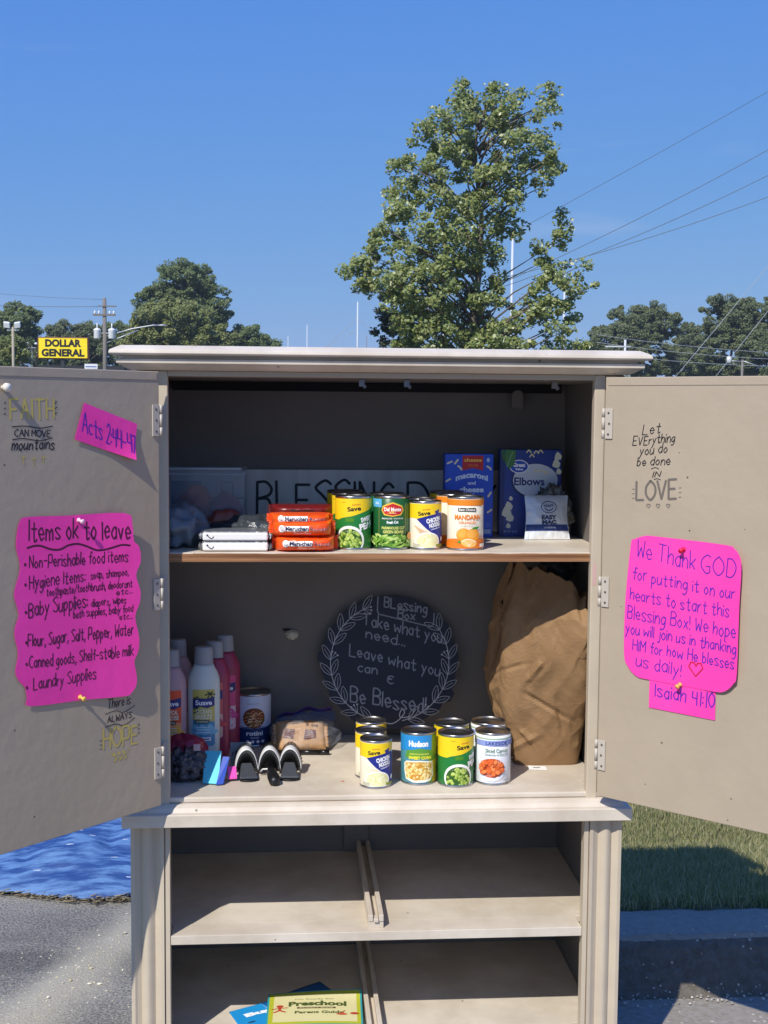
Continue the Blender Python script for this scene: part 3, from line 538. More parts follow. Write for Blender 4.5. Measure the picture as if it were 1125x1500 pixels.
# waist ledge: mitred moulding between upper and lower cabinet
LP = [(0, .7055), (.031, .7055), (.0325, .7065), (.0325, .7300), (.031, .7315), (.020, .7322), (.0185, .7350), (.0145, .7400), (.006, .7440), (0, .7449)]
b = MB(); x0, x1, yf, yb = -.0605, .9125, -.0025, .50; rings = [[(x0 - u, yb, z), (x0 - u, yf - u, z), (x1 + u, yf - u, z), (x1 + u, yb, z)] for u, z in LP]; n = len(LP)
vs = [p for r in rings for p in r]; fs = []
for i in range(n - 1):
    for k in range(3): fs.append((i * 4 + k, i * 4 + k + 1, (i + 1) * 4 + k + 1, (i + 1) * 4 + k))
fs += [(0, 1, 2, 3), tuple((n - 1) * 4 + k for k in (3, 2, 1, 0))]; b.add(vs, fs); b.build('waist_ledge', PAINTW, A, .0006)
# fluted columns
for sgn in (0, 1):
    q = [(-.0785, .0), (-.0785, -.010), (-.071, -.011), (-.0665, -.0075), (-.060, -.0045), (-.0585, -.0035)]
    q += [(-.0585 + .027 * k / 8, -.0035 - .0085 * math.sin(math.pi * k / 8) - .001) for k in range(1, 9)]
    q += [(-.030, -.0035), (-.0235, -.0075), (-.018, -.0115), (-.0115, -.0125), (-.0108, -.004), (-.0095, -.004), (-.0092, -.0085), (0.0, -.0085), (0.0, .018), (-.0785, .018)]
    if sgn: q = [(.852 - x, y) for x, y in q]
    b = MB(); n = len(q); vs = [(x, y, z) for z in (GZ + .09, .7045) for x, y in q]
    b.add(vs, [(i, (i + 1) % n, n + (i + 1) % n, n + i) for i in range(n)]); tri = tessellate_polygon([[Vector((x, y, 0)) for x, y in q]]); b.add(vs, [tuple(t_) for t_ in tri] + [tuple(n + i for i in t_) for t_ in tri])
    b.build('column', PAINTC, A, .0006)
for xa, xb in ((-.068, -.05), (.903, .921)): box('lower_side_panel', xa, xb, .0185, .495, GZ + .02, .705, PAINT_SHADE, A)
box('lower_back_panel', -.0495, .9025, .4865, .493, GZ + .02, .705, PAINT_SHADE, A); box('back_rail', .375, .435, .476, .4862, .4715, .7045, PAINT_SHADE, A)
box('plinth', -.075, .927, -.004, .017, GZ, GZ + .089, PAINT, A, .003)
for zt in (.4705, .234):
    d = MB(); d.box(.0008, .8512, -.0065, .055, zt - .019, zt); d.box(-.0493, .9023, .0555, .486, zt - .014, zt - .0008); s_ = d.build('drawer_shelf', PAINTW, A, .001)
    rl = MB(); rl.box(.4055, .4375, .012, .476, zt - .0005, zt + .014); r_ = rl.build('drawer_runner', PAINT_SHADE if False else PAINTW, A, .0012)
    for xa in (.4055, .4275): box('track', xa, xa + .010, .010, .474, zt + .0142, zt + .028, PAINTW, r_, .0015)
    box('stop', .4165, .4265, .006, .03, zt + .0142, zt + .021, PAINTW, r_, .001)
for xx in (.385, .476, .7786):
    b = MB(); b.box(xx - .006, xx + .006, .021, .03, 1.590, 1.6055); b.box(xx + .003, xx + .009, .022, .03, 1.587, 1.594); b.build('magnet_catch', STEELD if xx < .7 else PAINT_SHADE, A, .001)
b = MB(); b.grid(lambda u, v: (.765 + .028 * u, .4475, 1.548 + .045 * v if v < .7 else 1.5795 + .012 * math.sin((v - .7) / .3 * 1.57) * (1 - (2 * u - 1) ** 2) ** .5), 14, 10); b.build('ceiling_block', PAINT_SHADE, A, solid=.01)
# doors
aL, aR = rad(43), rad(46)
HL, DL, NL = Vector((-.0105, -.052, 0)), Vector((-math.sin(aL), -math.cos(aL), 0)), Vector((math.cos(aL), -math.sin(aL), 0))
HR, DR, NR = Vector((.868, -.034, 0)), Vector((math.sin(aR), -math.cos(aR), 0)), Vector((-math.cos(aR), -math.sin(aR), 0))
Zv = Vector((0, 0, 1))
def dpt(side, s, z, h=0):
    H, D, N = (HL, DL, NL) if side == 'L' else (HR, DR, NR); return H + D * s + N * h + Zv * z
def door(side):
    H, D, N = (HL, DL, NL) if side == 'L' else (HR, DR, NR)
    def ob(s0, s1, h0, h1, z0, z1, name, parent, m=PAINT, bev=.0015):
        b = MB(); b.obox(H + D * (s0 + s1) / 2 + N * (h0 + h1) / 2 + Zv * (z0 + z1) / 2, D * (s1 - s0) / 2, N * (h1 - h0) / 2, Zv * (z1 - z0) / 2); return b.build(name, m, parent, bev)
    zt, zb = (1.6145, .7585) if side == 'L' else (1.6125, .7595)
    d = ob(0.002, .442, -.020, 0, zb, zt, 'door', A)
    ob(.008, .4415, .0002, .0012, zt - .0165, zt - .001, 'top_strip', d)
    for (za, zc) in ((1.490, 1.5505), (1.151, 1.212), (.815, .877)):
        hg = ob(.004, .0205, .0004, .0030, za, zc, 'hinge', d, HINGE, .0006)
        b = MB(); p = H + D * (-.0005) + N * .002
        for q0, q1 in ((za, za + .017), (za + .0185, zc - .0185), (zc - .017, zc)): b.tube([p + Zv * q0, p + Zv * q1], .0034, 10)
        b.build('knuckle', HINGE, d)
        xs = (-.020, -.003) if side == 'L' else (XR + .0015, XR + .0185); b = MB(); b.box(xs[0], xs[1], -.0042, -.0024, za + .002, zc - .002)
        if side == 'L': b.box(-.0125, -.0105, -.049, -.0044, za + .004, zc - .004); b.build('hinge_leaf', HINGE, d, .0005)
        b = MB()
        for zs in (za + .009, (za + zc) / 2, zc - .009):
            c = H + D * (.0125 + random.uniform(-.001, .001)) + N * .0031 + Zv * zs; X = D * .0024; ring = [c + X * math.cos(t_) + Zv * .0024 * math.sin(t_) + N * .0006 for t_ in [k * math.pi / 5 for k in range(10)]]
            b.add([c + N * .0009] + ring, [(0, 1 + k, 1 + (k + 1) % 10) for k in range(10)])
        b.build('screws', SCREW, d)
    return d
dL = door('L'); dR = door('R')
# painted lettering on the doors
GOLD = mat('gold_ink', '#c4b05c', .5); GREY = mat('grey_ink', '#6d655c', .5)
def dink(side, base=.0004): return Ink(lambda u, v, h: dpt(side, u, v, h), base=base)
k_ = dink('L')
k_.write('CAN MOVE', (.3320, 1.4935), (.2578, 1.4920), .0115, .0018, INK); k_.write('mountains', (.3387, 1.4697), (.2503, 1.4704), .019, .0022, INK, .2)
k_.line([(.3379, 1.5103), (.3081, 1.5113), (.2792, 1.5074), (.2526, 1.5109)], .0018, INK, True); k_.line([(.3369, 1.4876), (.3156, 1.4897), (.2796, 1.4855), (.2529, 1.4901)], .0018, INK, True)
for dz in (0, .009, .018):
    k_.line([(.354 - dz * .1, 1.532 + dz), (.3495, 1.533 + dz * 1.1)], .0016, INK); k_.line([(.2465, 1.533 + dz), (.242, 1.535 + dz * 1.1)], .0016, INK)
k_.write('There is', (.1348, .9771), (.0797, .9766), .0171, .0019, INK, .15); k_.write('ALWAYS', (.1351, .9507), (.0766, .9492), .0119, .0018, INK)
k_.line([(.1399, .9674), (.1151, .9696), (.095, .9633), (.0679, .9719)], .0016, INK, True); k_.line([(.1402, .9424), (.1154, .9443), (.0953, .9379), (.0681, .9476)], .0016, INK, True)
for dz in (0, .008, .016): k_.line([(.153, .902 + dz), (.1495, .903 + dz)], .0016, INK); k_.line([(.061, .915 + dz), (.057, .917 + dz)], .0016, INK)
tag(k_.build('lettering', dL), 'black lettering and dashes')
k_ = dink('L'); k_.write('FAITH', (.3405, 1.5237), (.2494, 1.5236), .036, .0042, GOLD, 0, .02); k_.write('HOPE', (.1455, .9012), (.0617, .8976), .0369, .0040, GOLD, 0, .02)
for s_, z_ in ((.3148, 1.4536), (.2933, 1.4506), (.2728, 1.4525)): k_.line([(s_, z_ + .006), (s_, z_ - .009)], .0016, GOLD); k_.line([(s_ + .005, z_ + .003), (s_ - .005, z_ + .003)], .0016, GOLD)
k_.line([(.1292, .8898), (.1128, .8784), (.0909, .8819), (.0823, .891)], .0014, GOLD, True)
for s_ in (.12, .108, .097): k_.ell(s_, .886, .0055, .0024, GOLD, 10, .7); k_.ell(s_ - .004, .8745, .0055, .0022, GOLD, 10, -.6)
tag(k_.build('lettering', dL), 'gold lettering FAITH and HOPE')
k_ = dink('R')
for t_, a_, b_, c_, d_, h_ in (('Let', .0862, 1.4995, .1246, 1.5029, .0214), ('EVErything', .0658, 1.4776, .1555, 1.4877, .0174), ('you do', .0813, 1.4592, .1402, 1.4663, .0188), ('be done', .0759, 1.4389, .1467, 1.4427, .0174), ('IN', .1108, 1.4174, .1269, 1.4194, .0107)):
    k_.write(t_, (a_, b_), (c_, d_), h_, .0018, INK, .14)
k_.line([(.1074, 1.4333), (.1162, 1.4363), (.1236, 1.4339)], .0015, INK, True); k_.line([(.1139, 1.4132), (.1211, 1.4148), (.1285, 1.4128)], .0015, INK, True)
tag(k_.build('lettering', dR), 'black verse lettering')
k_ = dink('R'); k_.write('LOVE', (.0763, 1.3701), (.1616, 1.3786), .0364, .0046, GREY, 0, .01)
for dz in (0, .009, .018): k_.line([(.0675, 1.374 + dz), (.072, 1.374 + dz)], .0015, GREY); k_.line([(.168, 1.381 + dz), (.1725, 1.3815 + dz)], .0015, GREY)
def heart(ink, x, y, r, w, m): ink.line([(x, y - r), (x - r, y + .15 * r), (x - .75 * r, y + .8 * r), (x - .25 * r, y + .8 * r), (x, y + .35 * r), (x + .25 * r, y + .8 * r), (x + .75 * r, y + .8 * r), (x + r, y + .15 * r), (x, y - r)], w, m)
for s_, z_ in ((.1035, 1.3608), (.1242, 1.362), (.1461, 1.3632)): heart(k_, s_, z_, .0042, .0013, GREY)
tag(k_.build('lettering', dR), 'grey lettering LOVE with small hearts')
# catch knob at outer edge of left door
b = MB(); c = dpt('L', .355, 1.578, 0); b.tube([c, c + NL * .010], .004, 10); b.tube([c + NL * .010, c + NL * .017], [.008, .007], 12); b.build('latch_knob', mat('cream', '#e9e2d2', .4), dL)
# pink streak on right stile
b = MB(); b.grid(lambda u, v: (XR + .004 + .007 * u + .002 * noise.noise((v * 9, 1, 0)), -.00235, 1.19 + .045 * v), 3, 12); b.build('pink_streak', mat('pink_smear', '#d99a9c', .5, vary=(40, (.52, .455, .37), .25)), A)

# ------------------------------------------------------------------ pink notes pinned on doors
def sheet(name, label, side, outline, lift, inkfn, cat='note', ctr=None):
    f = lambda u, v, h: dpt(side, u, v, .0016 + lift(u, v) + h)
    t = thing(name, label, cat, f(*(ctr or outline[0]), 0))
    s = Ink(f, cell=.012, base=0); s.poly(outline, PINK); o = s.build('paper', t); md = o.modifiers.new('thick', 'SOLIDIFY'); md.thickness = .0004; md.offset = 0
    k = Ink(f, base=.0004); inkfn(k); k.build('handwriting', t); return t
ACTS = [(.1835, 1.553), (.0592, 1.5136), (.07, 1.4459), (.206, 1.4869)]
PURP = mat('purple_ink', '#5a1fa8', .5); MAR = mat('maroon_ink', '#4c0732', .5)
sheet('note', 'small tilted pink note reading Acts 2:44-47 on the left door', 'L', ACTS, lambda u, v: .010 * max(0, (1.50 - v) / .05) ** 2 * max(0, (.14 - u) / .08) + .001, lambda k: k.write('Acts 2:44-47', (.1888, 1.5005), (.0666, 1.4553), 
    .034, .0025, PURP, .05))
ITEMS = [(.3312, 1.33), (.3253, 1.3454), (.3108, 1.3518), (.2218, 1.3488), (.0978, 1.3467), (.0813, 1.325), (.0783, 1.2929), (.0666, 1.2808), (.0630, 1.2523), (.0733, 1.2268), (.064, 1.1963), (.0659, 1.1726), (.0763, 1.1472), (.0682, 1.1062), (.0702, 1.0797), (.0789, 1.0609), (.0738, 1.0337), (.0747, 1.0139), (.0845, 1.0016), (.1015, .9964), (.1956, 1.0047), (.3093, 1.0132), (.3163, 1.0281), (.3204, 1.0486), (.3331, 1.0631), (.3399, 1.0813), (.3337, 1.1111), (.3402, 1.1426), (.3386, 1.1607), (.331, 1.1805), (.3391, 1.2095), (.3388, 1.2253), (.3267, 1.263), (.3346, 1.3001)]
ITEMS = smooth(ITEMS + [ITEMS[0]], 3)[:-1]
def items_ink(k):
    k.write('Items ok to leave', (.3072, 1.3097), (.0869, 1.2987), .036, .0030, MAR, .02)
    k.line([(.3117, 1.297), (.2972, 1.2995), (.2826, 1.2984), (.2604, 1.2905), (.2409, 1.2889), (.2226, 1.2949), (.2025, 1.2959), (.1839, 1.2906), (.1603, 1.2811), (.141, 1.2808), (.1198, 1.2843), (.1034, 1.2869), (.0867, 1.2843)], .0036, MAR, True)
    for t_, a, c, d, e, h, w in [('Non-Perishable food items', .3081, 1.2600, .0920, 1.2545, .0220, .0021), ('Hygiene Items:', .3086, 1.2233, .1864, 1.2258, .0233, .0021), ('soap, shampoo,', .1736, 1.2284, .0906, 1.2281, .0144, .0017),
        ('toothpaste/toothbrush, deodorant', .2723, 1.2071, .0825, 1.2049, .0149, .0017), ('etc...', .1175, 1.1917, .0826, 1.1933, .0108, .0016), ('Baby Supplies:', .3110, 1.1744, .1823, 1.1767, .0258, .0023), ('diapers, wipes', .1727, 1.1763, .0962, 1.1753, .0145, .0017),
        ('bath supplies, baby food', .2137, 1.1600, .0812, 1.1571, .0143, .0017), ('etc...', .1114, 1.1449, .0831, 1.1440, .0111, .0016), ('Flour, Sugar, Salt, Pepper, Water', .3133, 1.1217, .0817, 1.1120, .0222, .0021),
        ('Canned goods, Shelf-stable milk', .3110, 1.0818, .0821, 1.0720, .0210, .0020), ('Laundry Supplies', .3030, 1.0420, .1649, 1.0399, .0224, .0020)]:
        k.write(t_, (a, c), (d, e), h, w, MAR, .05)
    for z_ in (1.268, 1.232, 1.183, 1.129, 1.09, 1.048): k.ell(.3165, z_, .0026, .0032, MAR, 8)
sheet('note', 'large scalloped pink list titled Items ok to leave on the left door', 'L', ITEMS, lambda u, v: .001 + .011 * max(0, (.20 - u) / .13) ** 1.6 + .002 * math.sin(v * 30) * max(0, (.3 - u)), items_ink, ctr=(.2, 1.01))
THANK = [(.0681, 1.2814), (.0753, 1.2928), (.0977, 1.3012), (.1274, 1.3019), (.2696, 1.2965), (.2875, 1.2914), (.2986, 1.2807), (.3047, 1.2581), (.3026, 1.1804), (.3018, 1.0573), (.2957, 1.0368), (.2797, 1.0201), (.2577, 1.0142), (.2011, 1.0151), (.113, 1.0173), (.0872, 1.0205), (.0669, 1.0384), (.0585, 1.065), (.0588, 1.1684)]
THANK = smooth(THANK + [THANK[0]], 3)[:-1]
def thank_ink(k):
    for t_, a, c, d, e, h in (('We Thank', .0823, 1.2580, .2071, 1.2444, .0339), ('GOD', .2199, 1.2403, .2921, 1.2338, .0367), ('for putting it on our', .0745, 1.2124, .2919, 1.1950, .0245), ('hearts to start this', .0694, 1.1723, .2808, 1.1601, .0245), ('Blessing Box! We hope', .0644, 1.1346, .2957, 1.1228, .0261),
        ('you will join us in thanking', .0621, 1.1041, .2979, 1.0932, .0220), ('HIM for how He blesses', .0781, 1.0730, .2948, 1.0628, .0219), ('us daily!', .0866, 1.0411, .1832, 1.0340, .0246)): k.write(t_, (a, c), (d, e), h, .0022, PURP, .05)
    heart(k, .2148, 1.0525, .0145, .0026, mat('red_ink', '#c3123f', .5))
sheet('note', 'large pink note beginning We Thank GOD on the right door', 'R', THANK, lambda u, v: .0012 + .008 * max(0, (u - .22) / .08) ** 1.5, thank_ink, ctr=(.184, 1.02))
sheet('note', 'small pink slip reading Isaiah 41:10 below the large note', 'R', [(.1159, 1.0245), (.2562, 1.0225), (.2566, .9584), (.1161, .9615)], lambda u, v: .0002, lambda k: k.write('Isaiah 41:10', (.1289, .9854), (.2532, .9817), .0272, .0026, PURP, .04), ctr=(.18, .96))
for side, s_, z_, cc, lb, off in (('L', .2004, 1.340, '#f2c7d8', 'pale push pin at the top of the Items list', .002), ('L', .2018, 1.0123, '#f0c25a', 'yellow push pin at the bottom of the Items list', .002), ('R', .1831, 1.2821, '#d8163a', 'red push pin at the top of the We Thank GOD note', .002), ('R', .1837, 1.018, '#f2b35c', 'orange push pin where the two right notes meet', .002)):
    N = NL if side == 'L' else NR; D = DL if side == 'L' else DR; c = dpt(side, s_, z_, off); ax = (N + Zv * -.25 - D * .1).normalized(); t = thing('push_pin', lb, 'push pin', c)
    b = MB(); b.tube([c + ax * .002, c + ax * .004, c + ax * .005, c + ax * .011, c + ax * .012, c + ax * .0145], [.0045, .0045, .0022, .003, .0048, .0045], 10); b.build('head', mat('pin_' + cc.strip('#'), cc, .3), t)
    b = MB(); b.tube([c - ax * .004, c + ax * .002], .0006, 6); b.build('needle', STEEL, t)

# ------------------------------------------------------------------ tins
def tin(name, label, x, y, z, rz, r, h, lab, design, group):
    t = thing(name, label, 'can', (x, y, z), rz, group)
    e = .003; b = MB()
    b.lathe([(0, .001), (r - .003, .001), (r - .0005, 0), (r + .0006, .0006), (r + .0006, .0025), (r - .0004, .004), (r - .0004, h - .0045), (r + .0008, h - .003), (r + .0008, h - .0006), (r - .0002, h), (r - .0018, h - .0008), (r - .0022, h - .0045), (r - .007, h - .0046), (r - .0085, h - .0036), (r - .010, h - .0046), (r - .016, h - .0046), (r - .017, h - .004), (0, h - .004)], (0, 0, 0), 48)
    b.build('can_body', STEEL, t, rel=False)
    b = MB(); b.lathe([(r, .0042), (r + .0002, .0045), (r + .0002, h - .0052), (r, h - .005)], (0, 0, 0), 48); b.build('label_sleeve', flat(lab, .35), t, rel=False)
    fn = lambda u, v, hh: ((r + .0003 + hh) * math.sin(u / r), -(r + .0003 + hh) * math.cos(u / r), min(h - .0055, max(.0046, v)))
    k = Ink(fn, cell=.005, base=.0001, step=.00005); design(k, r, h); k.build('label_print', t, rel=False)
    return t
def saves(k, x, y, s=1):
    k.type('Always', x + .004 * s, y + .0075 * s, .017 * s, .0045 * s, '#d2571e', .02, .12); k.type('Save', x, y, .026 * s, .009 * s, '#1b1712', .035, .1)
def cover(k, r, v0, v1, m, a=1.0):  # band round the can
    n = 12; w = 2 * math.pi * r * a
    for i in range(n): k.rect(-w / 2 + w * i / n, v0, -w / 2 + w * (i + 1) / n, v1, m)
def d_peas(k, r, h):
    k.poly([(-.118, h - .005), (-.118, .062), (-.040, .062), (-.030, .066), (-.008, .070), (.03, .082), (.060, .091), (.118, .091), (.118, h - .005)], '#f7d21b')
    saves(k, -.004, .085, 1.1); k.type('NET WT', -.026, .098, .009, .002, '#6a5a10', .01)
    k.type('SWEET', .024, .064, .028, .010, '#f4f4ee', .05, .22); k.type('PEAS', .024, .050, .034, .014, '#f4f4ee', .055, .22); k.rect(-.022, .058, -.004, .066, '#4c8a1e')
    k.ell(-.014, .020, .0315, .030, '#f2f2ea', 26); k.ell(-.014, .018, .0275, .026, '#2e5a17', 24)
    for i in range(64):
        a, q = random.uniform(0, 6.28), math.sqrt(random.random()); x, y = -.014 + .025 * q * math.cos(a), .018 + .0235 * q * math.sin(a)
        if y < .0055: continue
        k.ell(x, y, .0035, .0035, random.choice(['#a9bf4e', '#8fae3a', '#bcd063', '#7d9a33']), 9); k.ell(x - .001, y + .001, .001, .001, '#e1ecab', 6)
    for i in range(12): x = .028 + .016 * random.random(); k.ell(x, .03 + .02 * random.random(), .003, .003, '#237a2d', 8)
    k.ell(.045, .02, .0045, .0045, '#e8e4d8', 12)
def d_noodle(k, r, h):
    k.poly([(-.105, h - .005), (-.105, .055), (-.038, .066), (-.022, .064), (.0, .070), (.03, .078), (.105, .078), (.105, h - .005)], '#f7d21b')
    saves(k, -.008, .076, 1.0); k.poly([(.015, .080), (.028, .085), (.026, .074), (.018, .073)], '#1c2a7e')
    k.poly([(-.024, .064), (.0, .071), (.034, .078), (.05, .06), (.05, .004), (.028, .004), (.014, .032), (-.004, .045)], '#1c2a86')
    k.type('CHICKEN', .013, .0625, .033, .0095, '#f4f4f0', .055, .2); k.type('NOODLE', .016, .0525, .027, .0095, '#f4f4f0', .055, .2); k.type('CONDENSED SOUP', .018, .0445, .024, .0028, '#e6e6f2', .03, .2)
    for i in range(9): x = -.032 + .004 * i; k.line([(x, .052 - .002 * i), (x + .010, .04 - .001 * i), (x + .016, .03)], .0024, random.choice(['#e8c8a8', '#f3e2c4', '#d9b48c']), True)
    k.ell(.0, .017, .0275, .020, '#f6f4ea', 24); k.ell(0, .019, .024, .015, '#e9e6a8', 22)
    for i in range(26): k.ell(random.gauss(0, .009), .019 + random.gauss(0, .0055), .003, .0012, random.choice(['#f3efc4', '#d8d38c', '#f7f3d8']), 7, random.random() * 3)
    k.rect(-.033, .006, -.016, .013, '#b9b6a0'); k.ell(.036, .022, .004, .005, '#eceff8', 12); k.rect(.018, .006, .04, .012, '#8f9a3c')
def d_beans(k, r, h):
    k.rect(-.056, .088, -.024, h - .006, '#5bb4e6'); k.type('BPA', -.036, .096, .011, .005, '#e8f4fb', .02)
    k.poly([(-.024, .082), (-.021, .091), (-.012, .095), (0, .099), (.012, .095), (.021, .091), (.024, .082), (.018, .072), (0, .069), (-.018, .072)], '#f0c440'); k.poly([(-.022, .082), (-.019, .089), (0, .096), (.019, .089), (.022, .082), (.016, .074), (0, .071), (-.016, .074)], '#c81e2c')
    k.type('Del Monte', 0, .084, .036, .008, '#fbf6ea', .035); k.type('Quality', 0, .076, .014, .003, '#fbe9b0', .02)
    for x in (-.030, .030): k.line([(x, .096), (x, .03)], .0006, '#c9b45a')
    k.type('MADE WITH', 0, .065, .045, .003, '#e8ead8', .02); k.type('Fresh Cut', 0, .0575, .024, .006, '#ffffff', .04, .05); k.type('FARMHOUSE CUT', .002, .0455, .050, .006, '#dfe37a', .03); k.type('GREEN BEANS', .002, .0375, .044, .0065, '#dfe37a', .03)
    for i in range(60): x = random.uniform(-.05, .05); y = random.uniform(.006, .030); a = random.gauss(.2, .7); k.line([(x - .009 * math.cos(a), y - .005 * math.sin(a)), (x + .002, y + .001), (x + .009 * math.cos(a), y + .005 * math.sin(a))], .0042, random.choice(['#7fae3c', '#a4c65a', '#5e8f2a', '#c0d67a']), True)
    k.ell(.04, .028, .008, .008, '#e7a45a', 14)
def d_mand(k, r, h):
    cover(k, r, h - .018, h - .005, '#ef8a1e'); cover(k, r, .004, .020, '#ee7a1a'); k.ell(0, .0205, .05, .0045, '#ee7a1a', 20)
    k.rect(-.021, .0815, .016, .0885, '#14120f'); k.type('Best Choice', -.0025, .085, .033, .005, '#f6efe0', .03)
    k.type('MANDARIN', 0, .0695, .056, .0105, '#ef8420', .03); k.type('ORANGES', -.001, .0585, .036, .0052, '#ef8420', .01); k.type('in light syrup', -.002, .0515, .024, .003, '#a09070', 0)
    for x, y, q in ((-.009, .033, .0135), (.010, .032, .0135)): k.ell(x, y, q * 1.1, q, '#f19a26', 22); k.ell(x - .003, y + .003, q * .75, q * .65, '#f7b04a', 18)
    k.poly([(.006, .044), (.012, .049), (.026, .050), (.020, .045)], '#3f8f2e'); k.ell(.002, .016, .0165, .009, '#f6b75c', 20, -.15); k.line([(-.012, .019), (.001, .024), (.017, .018)], .0016, '#fdf0d0', True)
    for i in range(5): k.line([(.002, .009), (-.010 + .006 * i, .021)], .0006, '#fdf0d0')
    k.poly([(-.022, .017), (-.016, .022), (-.014, .015)], '#3f8f2e'); k.rect(.026, .007, .044, .014, '#fdf3df'); k.line([(.024, .028), (.04, .029)], .0015, '#d26a10')
def d_corn(k, r, h):
    k.poly([(.018, .004), (.018, .05), (.025, h - .005), (.105, h - .005), (.105, .004)], '#6c8f2a'); k.poly([(.030, .004), (.027, .05), (.06, .06), (.105, .004)], '#e2b31f')
    k.poly([(-.105, .06), (-.105, h - .005), (.026, h - .005), (.026, .07), (0, .078), (-.03, .074)], '#2a8fd0'); k.poly([(-.035, .058), (.026, .056), (.026, .074), (0, .079), (-.03, .073)], '#5f9a34')
    k.type('Hudson', -.004, .0885, .042, .013, '#ffffff', .05); k.type('GOLDEN STYLE WHOLE KERNEL', -.002, .0665, .042, .0028, '#f3e96a', .03); k.type('SWEET CORN', 0, .0585, .050, .0068, '#f3e93a', .05)
    k.poly([(-.037, .046), (-.03, .051), (0, .053), (.028, .050), (.031, .02), (.024, .009), (.01, .006), (-.015, .006), (-.032, .012), (-.037, .03)], '#f3f0dc'); k.poly([(-.034, .045), (-.028, .048), (0, .050), (.026, .047), (.028, .022), (.022, .013), (-.012, .010), (-.03, .016)], '#c98f2e')
    for i in range(170): x = random.uniform(-.032, .026); y = random.uniform(.013, .047); k.ell(x, y, .0028, .0019, random.choice(['#e8c66a', '#f0d88c', '#d8ac48', '#f5e4a8']), 7, random.random() * 3)
def d_carrot(k, r, h):
    cover(k, r, .0975, .1005, '#9fb9a0'); cover(k, r, .084, .0955, '#8f9fd8'); k.type('LAKESIDE', 0, .0898, .046, .0078, '#26306e', .01)
    k.type('Sliced Carrots', .001, .0745, .050, .0085, '#4c7a52', .01); k.type('Zanahorias en Rebanadas', .001, .066, .052, .0055, '#4c7a52', .0)
    k.ell(-.010, .034, .030, .0255, '#dfe3ea', 26); k.ell(-.010, .037, .0275, .0205, '#c8501c', 24)
    for i in range(46): a, q = random.uniform(0, 6.28), math.sqrt(random.random()); x, y = -.010 + .023 * q * math.cos(a), .037 + .016 * q * math.sin(a); k.ell(x, y, .0055, .0042, '#c4501e', 10, a); k.ell(x, y + .0005, .005, .0036, random.choice(['#e8743a', '#f08a4c', '#e0662c']), 10, a)
    for i, w in enumerate((.014, .011, .016)): k.rect(.026, .055 - i * .007, .026 + w, .0563 - i * .007, '#9aa49c')
    k.rect(.012, .012, .034, .0135, '#8a8a8a'); k.rect(.018, .008, .034, .0095, '#8a8a8a')
def d_rotini(k, r, h):
    cover(k, r, .004, .047, '#20396e'); k.line([(-.05, .048), (-.03, .044), (0, .0435), (.03, .045), (.05, .05)], .003, '#e6e9f2', True)
    k.type('TRADITIONAL', .0, h - .022, .03, .002, '#5a5a66', .01); k.ell(.002, .068, .026, .024, '#7b3a1c', 26)
    for i in range(60): a, q = random.uniform(0, 6.28), math.sqrt(random.random()); x, y = .002 + .022 * q * math.cos(a), .068 + .02 * q * math.sin(a); k.line([(x - .003, y - .002), (x, y + .001), (x + .004, y)], .0018, random.choice(['#e8b98a', '#d88a52', '#f3d9b4', '#a9502a', '#5f6a2a']), True)
    k.poly([(-.05, .047), (-.03, .0455), (0, .045), (.03, .046), (.05, .05), (.05, .04), (-.05, .04)], '#20396e')
    k.type('rotini', .003, .033, .036, .0105, '#eef2fb', .03); k.type('SOUP', .003, .0225, .018, .0035, '#b9c4e0', .02)
    for i in range(4): k.ell(-.012 + .011 * i, .0135, .0036, .0036, '#e6e9f2', 10)
UZ, LZ = 1.2556, .7573; B = .0375; Sm = .0332
GU, GLo = 'food cans on the upper shelf', 'food cans on the cabinet floor'
